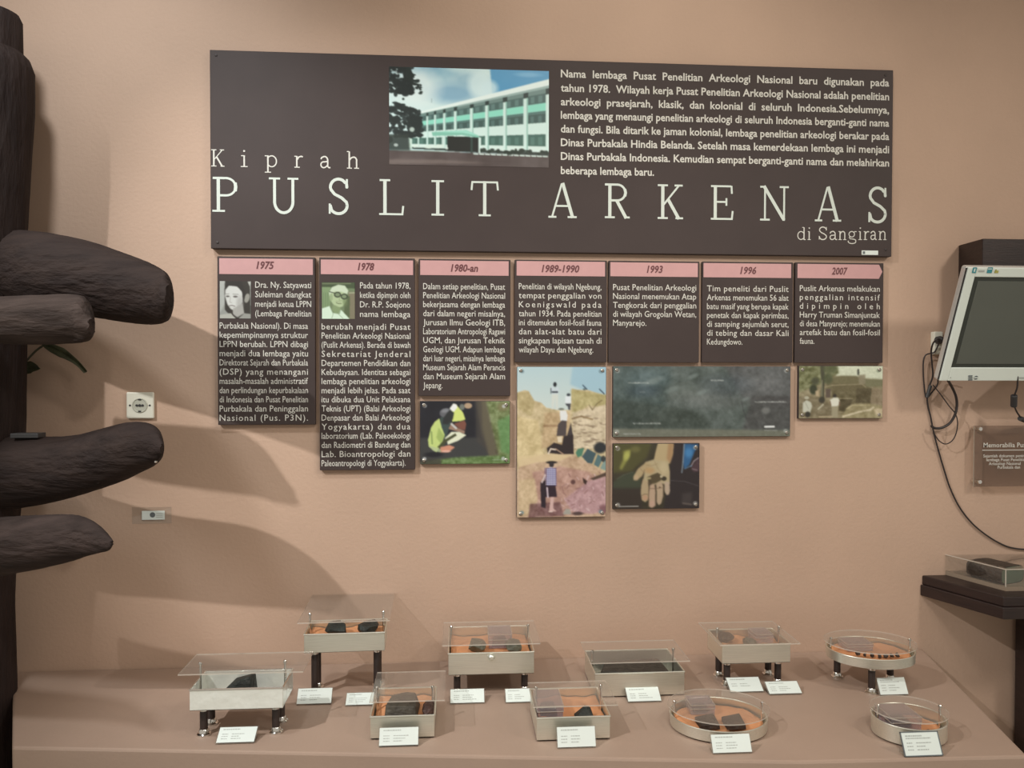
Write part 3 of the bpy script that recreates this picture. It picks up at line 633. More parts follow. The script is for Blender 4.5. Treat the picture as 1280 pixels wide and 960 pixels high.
def paint_man():
    P = Paint(64, 72, 942, 56, 1238, 382, (110, 124, 90))
    P.poly([(942, 56), (1238, 56), (1238, 110), (942, 100)], (70, 82, 56), 1, 3); P.line([(945, 68), (1200, 66)], 9, (126, 134, 100), .8); P.poly([(942, 100), (1020, 100), (1010, 300), (942, 310)], (126, 146, 104), 1, 3)
    for x in (955, 975, 995): P.line([(x, 150), (x, 300)], 5, (90, 108, 76), .8)
    P.poly([(1180, 140), (1238, 140), (1238, 382), (1190, 382)], (124, 116, 92), 1, 3); P.line([(1190, 150), (1232, 148)], 12, (158, 162, 130), .8); P.poly([(1150, 170), (1195, 180), (1190, 380), (1140, 340)], (86, 96, 66), 1, 3)
    P.poly([(1005, 150), (1030, 100), (1090, 76), (1150, 85), (1180, 130), (1170, 160), (1100, 140), (1010, 180)], (196, 206, 176), 1, 3)
    P.poly([(1015, 160), (1060, 136), (1120, 140), (1168, 160), (1160, 220), (1130, 270), (1090, 284), (1050, 262), (1020, 220)], (172, 186, 142), 1, 3); P.ell(1025, 190, 14, 34, (150, 166, 124), 1, .4)
    P.poly([(1040, 255), (1110, 282), (1100, 330), (1060, 336), (1030, 300)], (130, 146, 104), 1, 3); P.ell(1150, 220, 22, 50, (110, 124, 84), .7, .9)
    for cx, cy in ((1082, 166), (1142, 182)):
        P.ell(cx, cy, 32, 26, (52, 58, 44), 1, .3); P.ell(cx, cy, 22, 16, (132, 146, 110), .9, .5)
    P.line([(1010, 140), (1056, 152)], 8, (58, 64, 48), .9); P.line([(1108, 180), (1096, 214), (1120, 220)], 6, (134, 146, 106), .8); P.line([(1070, 238), (1090, 246), (1116, 246)], 6, (92, 96, 70), .9); P.line([(1070, 224), (1112, 232)], 6, (146, 150, 116), .8)
    P.poly([(942, 290), (1010, 268), (1040, 330), (1100, 340), (1112, 300), (1160, 350), (1190, 382), (942, 382)], (206, 222, 196), 1, 2); P.line([(1012, 275), (1042, 340), (1030, 376)], 6, (150, 168, 138), .9); P.line([(1108, 305), (1090, 340), (1130, 378)], 6, (150, 168, 138), .9)
    return P

# ------------------------------------------------------------------ title board
def rect(x0, y0, x1, y1, Y=0.0):
    """mid-edges of a pixel rectangle, as wall coordinates"""
    a, b = on_y(x0, (y0+y1)/2, Y), on_y(x1, (y0+y1)/2, Y); c, d = on_y((x0+x1)/2, y0, Y), on_y((x0+x1)/2, y1, Y)
    return a.x, b.x, d.z, c.z
TB = .022
xl, zt = on_y(262, 62, -TB).x, on_y(262, 62, -TB).z
xr, zb = on_y(1114.5, 319.5, -TB).x, on_y(264, 310.5, -TB).z
title = thing('title_board', 'wide dark brown title board with serif lettering and a building photo', 'sign board', ((xl+xr)/2, 0, zb))
def in_parent(o, p): o.location = -p.location; return o
in_parent(MB().box((xl, -TB, zb), (xr, -.001, zt)).build('board', BOARD, title, bevel=.002), title)
tb = MB()
TY = -TB-.0008
caps = [('P',265.5,296.7,221.8,264.5),('U',336.3,373,222.5,266.5),('S',410,437.5,223,268),('L',474,504,224.5,268.6),('I',539.4,555,225.5,269.3),('T',589.4,622.4,226.8,270),
        ('A',685.5,721,229,272),('R',756,787.3,230,272.5),('K',822,854,231,273.5),('E',888.5,916,232,274.5),('N',950,986,233,275.5),('A',1018.5,1051.8,233.5,276.5),('S',1084.5,1110.3,234,278.5)]
def letter(gl, p, q, m):
    tb = MB(); strokes(tb, gl, p.x, q.x, p.z, q.z-p.z, TY); in_parent(flat(tb, 'letter', m, title), title)
for g, a, b, t, d in caps: letter(GL[g], on_y(a, d, TY), on_y(b, t, TY), INKT)
letter(GL['K'], on_y(264, 208, TY), on_y(280.5, 187, TY), INKW)
for g, a, b, d in (('i',301,309.5,208.6),('p',331,346.5,208.9),('r',368,378.8,209.4),('a',400,413,210),('h',433.6,448.8,210.6)): letter(GS[g], on_y(a, d, TY), on_y(b, d-14.6, TY), INKW)
for g, a, b in (('d',996.5,1007.2),('i',1009.5,1013.5),('a',1036.6,1046.5),('n',1048,1058),('g',1060,1071),('i',1073,1077.5),('r',1079.5,1086.5),('a',1087.8,1096),('n',1098,1108.2)): letter(GS[g], on_y(a, 299.8, TY), on_y(b, 289, TY), INKW)
letter(GL['S'], on_y(1023, 299.8, TY), on_y(1034.6, 283.5, TY), INKW)
para = ['Nama lembaga Pusat Penelitian Arkeologi Nasional baru digunakan pada', 'tahun 1978.  Wilayah kerja Pusat Penelitian Arkeologi Nasional adalah penelitian',
 'arkeologi prasejarah, klasik, dan kolonial di seluruh Indonesia.Sebelumnya,', 'lembaga yang menaungi penelitian arkeologi di seluruh Indonesia berganti-ganti nama',
 'dan fungsi. Bila ditarik ke jaman kolonial, lembaga penelitian arkeologi berakar pada', 'Dinas Purbakala Hindia Belanda. Setelah masa kemerdekaan lembaga ini menjadi',
 'Dinas Purbakala Indonesia. Kemudian sempat berganti-ganti nama dan melahirkan', 'beberapa lembaga baru.']
ys = [96.4, 114.2, 131.4, 148.2, 165.4, 182.4, 199.6, 217.4]
L = []
for i, t in enumerate(para):
    p = on_y(701, ys[i], TY); q = on_y(1111.5 if i < 7 else 817.5, ys[i], TY)
    L.append((t, p.x, q.x, p.z, .0335, 'w'))
for ln in L: in_parent(text_mesh('text_line', [ln], INKW, title, TY, bold=.018), title)
a, b, c, d = rect(486.5, 86, 686, 207.5, TY)
in_parent(print_mesh('building_photo', paint_building(), a, b, c, d, TY, title), title)
a, b, c, d = rect(1077, 313.2, 1097.5, 318.6, TY)
lb = MB().box((a, TY-.0006, c), (b, TY, d)); s_ = (d-c)
lb.box((a+s_*.25, TY-.0012, c+s_*.2), (a+s_*.8, TY-.0007, c+s_*.8), 1)
in_parent(lb.build('inventory_sticker', [PAPER, FRAMED], title), title)
for x, y in ((270, 69), (272, 303), (1107, 94), (1107, 312)):
    sc_ = MB(); p = on_y(x, y, -TB); sc_.lathe([(.004, 0), (.004, .0012), (.002, .002)], (p.x, -TB, p.z), 10, axis='y')
    in_parent(sc_.build('fixing_screw', BEDGE, title), title)

# ------------------------------------------------------------------ year panels
PT = .016; PY = -PT-.0008
def panel(label, px, hdr, year, ycx, yw, ybase, lines, portrait=None, arrow=False):
    x0, y0, x1, y1 = px
    a, b, c, d = rect(x0, y0, x1, y1, -PT)
    o = thing('info_panel', label, 'info panel', ((a+b)/2, 0, c), 0, 'year panels under the title board')
    in_parent(MB().box((a, -PT, c), (b, -.001, d)).build('board', [BOARD], o, bevel=.0015), o)
    ha, hb, hc, hd = rect(*hdr, PY)
    mb = MB()
    if arrow:
        k = (hd-hc)*.5; poly = [(ha, hc), (hb-k*.5, hc), (hb, (hc+hd)/2), (hb-k*.5, hd), (ha, hd)]
    else: poly = [(ha, hc), (hb, hc), (hb, hd), (ha, hd)]
    mb.prism(poly, 0, .0006, fn=lambda u, v, w: (u, -PT-w, v))
    h = mb.build('header_strip', PINK, o); in_parent(h, o)
    p = on_y(ycx-yw/2, ybase, PY); q = on_y(ycx+yw/2, ybase, PY)
    t = text_mesh('year_lettering', [(year, p.x, q.x, p.z, .0315, 'c')], INKD, h, PY-.0006, shear=.22, bold=.022)
    L = []
    for (tx, u0, u1, yb, mode) in lines:
        p = on_y(u0, yb, PY); q = on_y(u1, yb, PY); L.append((tx, p.x, q.x, p.z, .0272, mode))
    in_parent(text_mesh('body_lettering', L, INKW, o, PY, bold=.002), o)
    if portrait:
        f, r = portrait; a, b, c, d = rect(*r, PY)
        in_parent(print_mesh('portrait_photo', f(), a, b, c, d, PY, o), o)
    return o
def rows(t, u0, u1, y0, dy, wide=(), last=None):
    n = len(t); out = []
    for i, s in enumerate(t):
        e = u1 if (i < n-1 or last is None) else last
        out.append((s, u0, e, y0+i*dy+3.6, 'c' if i in wide else 'w'))
    return out
panel('dark year panel headed 1975 with a portrait of a dark-haired woman', (272, 321, 394, 531), (274, 323.3, 391, 343), '1975', 331.5, 22, 335.8,
      rows(['Dra. Ny. Satyawati', 'Suleiman diangkat', 'menjadi ketua LPPN', '(Lembaga Penelitian'], 319, 389, 356, 11.9) +
      rows(['Purbakala Nasional). Di masa', 'kepemimpinannya struktur', 'LPPN berubah. LPPN dibagi', 'menjadi dua lembaga yaitu', 'Direktorat Sejarah dan Purbakala', '(DSP) yang menangani', 'masalah-masalah administratif', 'dan perlindungan kepurbakalaan', 'di Indonesia dan Pusat Penelitian', 'Purbakala dan Peninggalan', 'Nasional (Pus. P3N).'], 274.5, 385, 407, 11.55, (5, 10)),
      (paint_woman, (274.8, 351.5, 313.6, 398)))
panel('dark year panel headed 1978, longest of the row, with a portrait of an elderly man', (399.3, 322.3, 518.7, 587.5), (401, 325, 516.3, 343.2), '1978', 457.5, 20.5, 337.6,
      rows(['Pada tahun 1978,', 'ketika dipimpin oleh', 'Dr. R.P. Soejono', 'nama lembaga'], 450, 513, 356.8, 11.9, (3,)) +
      rows(['berubah menjadi Pusat', 'Penelitian Arkeologi Nasional', '(Puslit Arkenas). Berada di bawah', 'Sekretariat Jenderal', 'Departemen Pendidikan dan', 'Kebudayaan. Identitas sebagai', 'lembaga penelitian arkeologi', 'menjadi lebih jelas. Pada saat', 'itu dibuka dua Unit Pelaksana', 'Teknis (UPT) (Balai Arkeologi', 'Denpasar dan Balai Arkeologi', 'Yogyakarta) dan dua', 'laboratorium (Lab. Paleoekologi', 'dan Radiometri di Bandung dan', 'Lab. Bioantropologi dan', 'Paleoantropologi di Yogyakarta).'], 402, 513, 408.2, 11.4, (0, 3, 11, 14), 507),
      (paint_man, (402.5, 353, 443.5, 398.5)))
panel('dark year panel headed 1980-an above the photo of squatting writers', (523.3, 324, 638, 495), (525.3, 326, 635.8, 344.2), '1980-an', 580.5, 34, 339.2,
      rows(['Dalam setiap penelitian, Pusat', 'Penelitian Arkeologi Nasional', 'bekerjasama dengan lembaga', 'dari dalam negeri misalnya,', 'Jurusan Ilmu Geologi ITB,', 'Laboratorium Antropologi Ragawi', 'UGM, dan Jurusan Teknik', 'Geologi UGM. Adapun lembaga', 'dari luar negeri, misalnya lembaga', 'Museum Sejarah Alam Perancis', 'dan Museum Sejarah Alam', 'Jepang.'], 529, 631.3, 357.8, 11.26, (), 553))
panel('dark year panel headed 1989-1990 above the tall trench photo', (643.5, 325, 758.5, 453), (645.8, 326.8, 756.3, 345), '1989-1990', 700.5, 47, 340,
      rows(['Penelitian di wilayah Ngebung,', 'tempat penggalian von', 'Koenigswald pada', 'tahun 1934. Pada penelitian', 'ini ditemukan fosil-fosil fauna', 'dan alat-alat batu dari', 'singkapan lapisan tanah di', 'wilayah Dayu dan Ngebung.'], 648.5, 751.8, 357.8, 11.3, (1, 2, 5), 741.5))
panel('dark year panel headed 1993 with the shortest text', (760.8, 326.3, 874, 453.2), (763, 328.3, 872.3, 345.8), '1993', 818.5, 20, 340.8,
      rows(['Pusat Penelitian Arkeologi', 'Nasional menemukan Atap', 'Tengkorak dari penggalian', 'di wilayah Grogolan Wetan,', 'Manyarejo.'], 766.3, 870.3, 358.9, 11.15, (), 808))
panel('dark year panel headed 1996, sixth in the row', (877.8, 327.3, 991, 453.2), (879.5, 329.3, 989, 347), '1996', 935.2, 20, 342.2,
      rows(['Tim peneliti dari Puslit', 'Arkenas menemukan 56 alat', 'batu masif yang berupa kapak', 'penetak dan kapak perimbas,', 'di samping sejumlah serut,', 'di tebing dan dasar Kali', 'Kedungdowo.'], 883.7, 985.7, 360.5, 11.1, (0, 5), 928))
panel('dark year panel headed 2007 with a pointed header, rightmost of the row', (994, 328.3, 1104, 453.5), (997, 330.3, 1103, 348), '2007', 1049.5, 20, 343,
      rows(['Puslit Arkenas melakukan', 'penggalian intensif', 'dipimpin oleh', 'Harry Truman Simanjuntak', 'di desa Manyarejo; menemukan', 'artefak batu dan fosil-fosil', 'fauna.'], 999.7, 1099.8, 360.2, 11.0, (1, 2), 1018), arrow=True)

# ------------------------------------------------------------------ photo panels
def photo_panel(label, px, painter):
    PB = .014
    a, b, c, d = rect(*px, -PB)
    o = thing('photo_panel', label, 'photo panel', ((a+b)/2, 0, c), 0, 'photo panels under the year panels')
    in_parent(MB().box((a, -PB, c), (b, -.001, d)).build('board', BEDGE, o, bevel=.001), o)
    in_parent(print_mesh('photo_print', painter(), a+.001, b-.001, c+.001, d-.001, -PB-.0006, o), o)
    m = .012
    for x in (a+m, b-m):
        for z in (c+m, d-m):
            in_parent(MB().lathe([(.0052, 0), (.0052, .002), (.0035, .0032)], (x, -PB-.0006, z), 12, axis='y').build('fixing_screw', STEELI, o), o)
    return o
photo_panel('small photo of two squatting people in yellow shirts writing beside grass', (525, 501.3, 637.5, 580), paint_writers)
photo_panel('tall photo of diggers in a sandy trench under pale sky', (646, 458.3, 757.5, 646.5), paint_trench)
photo_panel('wide dark grey-green photo of a rock face', (766, 457.8, 988, 546), paint_cut)
photo_panel('photo of an open hand holding small finds', (766.3, 554.3, 874.3, 636), paint_hand)
photo_panel('small brownish photo of a dig site among trees, rightmost photo', (998.3, 457.3, 1103.3, 523), paint_site)

# ------------------------------------------------------------------ wall fittings
a, b, c, d = rect(157.5, 490.5, 191.8, 523, -.012)
so = thing('power_socket', 'cream round-pin wall socket above the lower dark branch', 'socket', ((a+b)/2, 0, (c+d)/2))
w = (b-a)/2
MB().box((-w, -.011, -w), (w, -.0005, w)).build('plate', WPLAST, so, bevel=.004, seg=3)
MB().lathe([(.0225, .011), (.0225, .0125), (.0205, .0135), (.0190, .0125), (.0185, .0118)], (0, 0, 0), 28, axis='y').build('socket_ring', mat('socket_recess', (.46, .47, .40), .5), so)
h = MB()
for x in (-.0085, .0085): h.lathe([(.0035, .0118), (.0035, .0140)], (x, 0, 0), 12, axis='y')
for z in (-.018, .018): h.box((-.004, -.0142, z-.002), (.004, -.012, z+.002))
h.lathe([(.004, .0118), (.004, .014)], (0, 0, 0), 10, axis='y')
h.build('contact_holes', TVK, so)
sw = MB()
for x in (-w*.72, w*.72): sw.lathe([(.003, .011), (.003, .0122)], (x, 0, 0), 8, axis='y')
sw.build('plate_screws', TVK, so)

a, b, c, d = rect(165, 634, 214, 654.5, -.003)
st = thing('inventory_holder', 'tiny white inventory label in a clear holder on the lower left wall', 'label', ((a+b)/2, 0, c))
in_parent(MB().box((a, -.003, c), (b, -.0005, d)).build('clear_holder', ACR, st), st)
a, b, c, d = rect(177.5, 638.5, 206, 649.5, -.003)
mb = MB().box((a, -.0042, c), (b, -.0032, d)); wd = b-a; hh = d-c
mb.lathe([(hh*.30, 0), (hh*.30, .0004)], (a+wd*.47, -.0043, c+hh*.55), 14, 1, axis='y')
for k in range(3): mb.box((a+wd*.62, -.0046, c+hh*(.25+.2*k)), (a+wd*.92, -.0043, c+hh*(.32+.2*k)), 2)
in_parent(mb.build('label_paper', [PAPER, FRAMED, GREYINK], st), st)

# ------------------------------------------------------------------ timber post with stub branches
def log(sections, Y, material, parent, seed=0, rough=.006, depth=.85, dy=0.0):
    """sections: (px, top, bottom) outline of the log at its own distance; built as a full round log"""
    S = []
    for i, (px, t, b) in enumerate(sections):
        y_ = Y+dy*i/(len(sections)-1)
        p, q = on_y(px, t, y_), on_y(px, b, y_)
        S.append(Vector(((p.x+q.x)/2, (p.z+q.z)/2, abs(p.z-q.z)/2)))
    D = spline(S, 6); m = len(D); n = 30; rng = np.random.RandomState(seed); ph = rng.rand(6)*6.28; v = []
    for i, c in enumerate(D):
        x, z, r = c; y_ = Y+dy*i/(m-1); r = max(r, .004)
        for k in range(n):
            q = 2*math.pi*k/n
            w = 1+rough*1.6*math.sin(3*q+ph[0]+i*.12)+rough*1.4*math.sin(7*q+ph[1]-i*.2)+rough*1.2*math.sin(13*q+ph[2]+i*.1)+rough*(rng.rand()-.5)*1.2
            v.append((x+.25*rough*math.sin(5*q+ph[3])*(i == m-1), y_+depth*r*w*math.sin(q), z+r*w*math.cos(q)))
    f = [(i*n+k, i*n+(k+1) % n, (i+1)*n+(k+1) % n, (i+1)*n+k) for i in range(m-1) for k in range(n)]
    f += [tuple(range(n)), tuple((m-1)*n+k for k in range(n))]
    mb = MB().add(v, f, 0, True)
    o = mb.build('branch', material, parent)
    return in_parent(o, parent)
YP = -.18
def wp(px, py, Y=YP): return on_y(px, py, Y)
base = wp(-28, 700)
post = thing('timber_post', 'dark weathered timber post with stub branches at the left edge', 'timber post', (base.x, YP, 0))
pts, rads = [], []
for y, xr_ in ((17, 20), (24, 23), (64, 24), (72, 32), (86, 36), (140, 36.5), (280, 29), (420, 28), (545, 25), (625, 20), (700, 13), (760, 11.5), (850, 14), (955, 15)):
    e = wp(xr_, y); r = max(.085, 0)
    rad = .115 if y > 80 else (.085 if y > 68 else .078)
    if y == 17: rad = .066
    pts.append(Vector((e.x-rad, YP, e.z))); rads.append((rad, rad))
e = pts[-1]; pts.append(Vector((e.x, YP, 0.003))); rads.append((.115, .115))
mb = MB(); n = 30; v = []; rng = np.random.RandomState(3)
dense = []
for i in range(len(pts)-1):
    k = max(1, int((pts[i]-pts[i+1]).length/.05))
    for j in range(k):
        f = j/k; dense.append((pts[i].lerp(pts[i+1], f), rads[i][0]*(1-f)+rads[i+1][0]*f))
dense.append((pts[-1], rads[-1][0]))
for i, (p, r) in enumerate(dense):
    for k in range(n):
        q = 2*math.pi*k/n
        w = 1+.012*math.sin(4*q+i*.2)+.010*math.sin(7*q-i*.35)+.008*(rng.rand()-.5)
        v.append((p.x+r*w*math.cos(q), p.y+r*w*math.sin(q), p.z))
mb.add(v, [(i*n+k, i*n+(k+1) % n, (i+1)*n+(k+1) % n, (i+1)*n+k) for i in range(len(dense)-1) for k in range(n)], 0, True)
mb.add([v[k] for k in range(n)]+[v[(len(dense)-1)*n+k] for k in range(n)], [tuple(range(n)), tuple(range(n, 2*n))], 0, False)
in_parent(mb.build('post', LOG, post), post)
D1 = .40
def rad_px(h, Y): return h*.5/FPX*(DIST+Y)
# branch tips and roots read along the photo's outline, built as real logs at their own distance
log([(8, 288, 386), (30, 288, 388), (60, 291, 391), (110, 301, 396), (150, 314, 402), (185, 327, 405.5), (203, 337, 404), (209, 344, 398), (211.5, 356, 386)], -.15, LOGB, post, 1, dy=-.26)
b2 = log([(-30, 372, 427), (0, 371, 428.5), (50, 369, 429.5), (95, 368, 428), (106, 373, 427), (112, 388, 423), (114, 398, 418)], -.34, LOGH, post, 2, rough=.014, dy=-.10)
b2['label'] = 'greyer broken-ended branch'
log([(4, 543, 638), (20, 543, 636), (60, 546, 629), (94, 544, 621), (125, 536, 611), (155, 528, 600), (178, 527.5, 589), (193, 533, 582), (200, 544, 575), (202.5, 555, 567)], -.17, LOGB, post, 5, dy=-.27)
b4 = log([(-30, 649, 727), (0, 647, 720), (50, 644, 711), (90, 644, 701.5), (110, 649, 695), (125, 659, 691), (136, 670, 688), (140, 676, 682)], -.36, LOGS, post, 8, rough=.010, dy=-.20)
b4['label'] = 'grey-brown slant-cut branch'
br = wp(42, 543, -.24)
in_parent(MB().box((br.x-.05, -.26, br.z-.008), (br.x+.022, -.22, br.z+.004)).build('bracket', TVK, post, bevel=.001), post)
sk = MB(); p = wp(195, 577, -.455); sk.lathe([(.0035, 0), (.0035, .003), (.002, .005)], (p.x, p.y, p.z), 10, axis='y')
in_parent(sk.build('screw', CHROME, post), post)

# plant peeping out behind the post
pr = on_y(-58, 700, -.035)
plant = thing('leafy_plant', 'dark green plant leaves peeping out behind the timber post', 'plant', (pr.x, -.035, 0))
def leaf(tipline, widths, name='leaf', yo=0.0):
    P = spline(tipline, 6); m = len(P); mb = MB(); v = []
    for i, p in enumerate(P):
        t = (P[min(i+1, m-1)]-P[max(i-1, 0)]).normalized(); n_ = t.cross(Vector((0, 1, 0))).normalized()
        f = i/(m-1)*(len(widths)-1); k = min(int(f), len(widths)-2); w_ = widths[k]*(1-(f-k))+widths[k+1]*(f-k)
        v += [p+n_*w_+Vector((0, -.006, 0)), p+Vector((0, .004, 0)), p-n_*w_+Vector((0, -.006, 0))]
    f = []
    for i in range(m-1):
        for a in (0, 1): f.append((3*i+a, 3*i+a+1, 3*i+a+4, 3*i+a+3))
    mb.add(v, f, 0, True)
    o = mb.build(name, LEAF, plant); in_parent(o, plant)
    s2 = o.modifiers.new('thick', 'SOLIDIFY'); s2.thickness = .0012
    return o
YL = -.032
stem = [Vector((pr.x, -.035, 0)), Vector((pr.x+.01, -.035, .8)), on_y(-45, 560, YL), on_y(0, 490, YL), on_y(34, 450, YL), on_y(48, 436, YL), on_y(62, 428, YL)]
in_parent(MB().tube(spline(stem, 6), .0032, 8).build('stem', mat('plant_stem', (.07, .07, .04), .6), plant), plant)
leaf([on_y(54, 430, YL), on_y(70, 437, YL), on_y(84, 444, YL), on_y(98, 454, YL), on_y(108, 465, YL)], [.004, .013, .015, .010, .007, .006])
leaf([on_y(16, 468, YL), on_y(28, 462, YL), on_y(40, 459, YL), on_y(50, 461, YL)], [.006, .018, .018, .003])

# ------------------------------------------------------------------ trays
def acr_plate(name, poly, z0, z1, parent, hole=None):
    mb = MB().prism(poly, z0, z1, 0, 1)
    return mb.build(name, [LIDM, ACRE], parent)
def leg_part(parent, x, y, h):
    o = MB().lathe([(.0095, .012), (.0095, h-.010), (.0085, h-.008)], (0, 0, 0), 16).build('leg', DWOOD, parent, (x, y, 0))
    MB().lathe([(.017, 0), (.017, .004), (.013, .007), (.0115, .014), (.0100, .016)], (0, 0, 0), 18).build('foot', CHROME, o)
    MB().lathe([(.0105, h-.012), (.0105, h-.003), (.007, h)], (0, 0, 0), 16).build('collar', CHROME, o)
    return o
def pin_part(parent, x, y, z0, z1):
    MB().lathe([(.0028, z0), (.0028, z1-.008), (.0046, z1-.007), (.0046, z1-.002), (.0028, z1)], (x, y, 0), 12).build('pin', CHROME, parent)
def cloth(parent, w, d, z, x0=None, x1=None, seed=0, material=ORANGE, ell=None, amp=.004):
    r = np.random.RandomState(seed); nx, ny = 22, 14; ph = r.rand(8)*6.3
    x0 = -w/2 if x0 is None else x0; x1 = w/2 if x1 is None else x1
    mb = MB(); v = []
    for j in range(ny+1):
        for i in range(nx+1):
            u, t = i/nx, j/ny; x = x0+(x1-x0)*u; y = -d/2+d*t
            if ell:
                a = u*2-1; b_ = t*2-1     # square to disc
                x = ell[0]*a*math.sqrt(max(0, 1-b_*b_/2)); y = ell[1]*b_*math.sqrt(max(0, 1-a*a/2))
            k = amp*(math.sin(9*u+ph[0]+5*t)+.7*math.sin(14*t+ph[1]-6*u)+.5*math.sin(21*u+ph[2]))
            v.append((x, y, z+amp*1.6+k*.7))
    mb.add(v, [(j*(nx+1)+i, j*(nx+1)+i+1, (j+1)*(nx+1)+i+1, (j+1)*(nx+1)+i) for j in range(ny) for i in range(nx)], 0, True)
    o = mb.build('cloth_lining', material, parent)
    s2 = o.modifiers.new('thick', 'SOLIDIFY'); s2.thickness = .0015; s2.offset = -1
    return o
TRAY = {}
def box_tray(key, label, xl, xr, yr, yb, yg, ybr, lid, pins, legs=True, leg_yg=None, steel=STEEL, orange=None, rz=0.0, knob=False, inner=None):
    f = on_z((xl+xr)/2, yg, PZ); Y = f.y
    A, B = on_y(xl, (yr+yb)/2, Y), on_y(xr, (yr+yb)/2, Y)
    zr = on_y((xl+xr)/2, yr, Y).z-PZ; zb_ = (on_y((xl+xr)/2, yb, Y).z-PZ) if legs else .003
    w = B.x-A.x; bk = on_z((xl+xr)/2, ybr, PZ+zr).y; dpt = bk-Y
    o = thing('specimen_tray', label, 'display tray', ((A.x+B.x)/2, Y+dpt/2, PZ), rz, 'metal specimen trays on the plinth')
    t = .0022; hw, hd = w/2, dpt/2
    mb = MB()
    mb.box((-hw, -hd, zb_), (hw, hd, zb_+t), 1)
    mb.box((-hw, -hd, zb_), (hw, -hd+t, zr)); mb.box((-hw, hd-t, zb_), (hw, hd, zr))
    mb.box((-hw, -hd+t, zb_), (-hw+t, hd-t, zr)); mb.box((hw-t, -hd+t, zb_), (hw, hd-t, zr))
    mb.build('tray_box', [steel, STEELI], o, bevel=.0007, seg=1)
    rim = MB()
    rr = .0022
    for a, b in (((-hw, -hd), (hw, -hd)), ((hw, -hd), (hw, hd)), ((hw, hd), (-hw, hd)), ((-hw, hd), (-hw, -hd))):
        rim.tube([(a[0], a[1], zr), (b[0], b[1], zr)], rr, 8)
    rim.build('rim', CHROME if steel is STEELB else STEEL, o)
    if knob:
        MB().lathe([(.011, 0), (.010, .004), (.007, .009), (.003, .011)], (0, -hd, zr-.012), 18, axis='y').build('lock_knob', STEEL, o)
    if legs:
        ins = .024
        for x in (-hw+ins, hw-ins):
            for y in (-hd+.03, hd-.03): leg_part(o, x, y, zb_)
    zp = zr+pins
    for x in (-hw+.007, hw-.007): pin_part(o, x, 0, zb_+t, zp)
    lyf, lyb, hl, lx0, lx1 = lid
    zl = PZ+zr+hl
    mid = (xl+xr)/2
    F = on_z(mid, lyf, zl).y; Bk = on_z(mid, lyb, zl).y
    X0 = on_z(lx0, lyf, zl).x-o.location.x; X1 = on_z(lx1, lyf, zl).x-o.location.x
    X0 = min(X0, -hw-.003); X1 = max(X1, hw+.003)
    F -= o.location.y; Bk -= o.location.y
    acr_plate('acrylic_lid', [(X0, F), (X1, F), (X1, Bk), (X0, Bk)], zr+hl-.0015, zr+hl+.0015, o)
    if orange is not None:
        cloth(o, w-.012, dpt-.012, zb_+t+(zr-zb_)*.48, *(orange if orange else (None, None)), seed=len(TRAY))
    TRAY[key] = (o, hw, hd, zb_+t, zr)
    return o
box_tray('A', 'shiny wrinkled bright-silver tray on short legs at the front left', 237, 353.5, 861, 887, 924, 838, (842, 817, .033, 224, 378), .047, steel=STEELB)
box_tray('B', 'pale silver tray on the tallest legs, back left of the plinth', 379.5, 480, 792, 815, 874, 775, (777.5, 742, .032, 372, 486), .042, orange=(), rz=.03)
box_tray('C', 'low legless silver tray, second from left in the front row', 463, 543, 895, 923, 924, 860, (877, 840, .033, 462, 556), .040, legs=False, orange=())
box_tray('D', 'silver tray with a round knob on its front, standing on short dark legs', 560.5, 667.5, 816, 843, 871, 783, (806, 777, .027, 553, 676), .042, orange=(), knob=True)
box_tray('E', 'low legless tray holding orange cloth and a pointed black shard', 671, 762.5, 896.5, 925.5, 926, 860, (883, 852, .027, 666, 773), .044, legs=False, orange=())
box_tray('F', 'widest low tray holding one dark slab, behind the oval front tray', 744, 855.5, 841, 869, 871, 812, (828, 801, .030, 737, 864), .036, legs=False)
box_tray('G', 'grey tray on legs behind two tilted cards, right of centre', 903, 988, 805.5, 829, 861, 786, (806, 777, .020, 899, 999), .030, orange=())

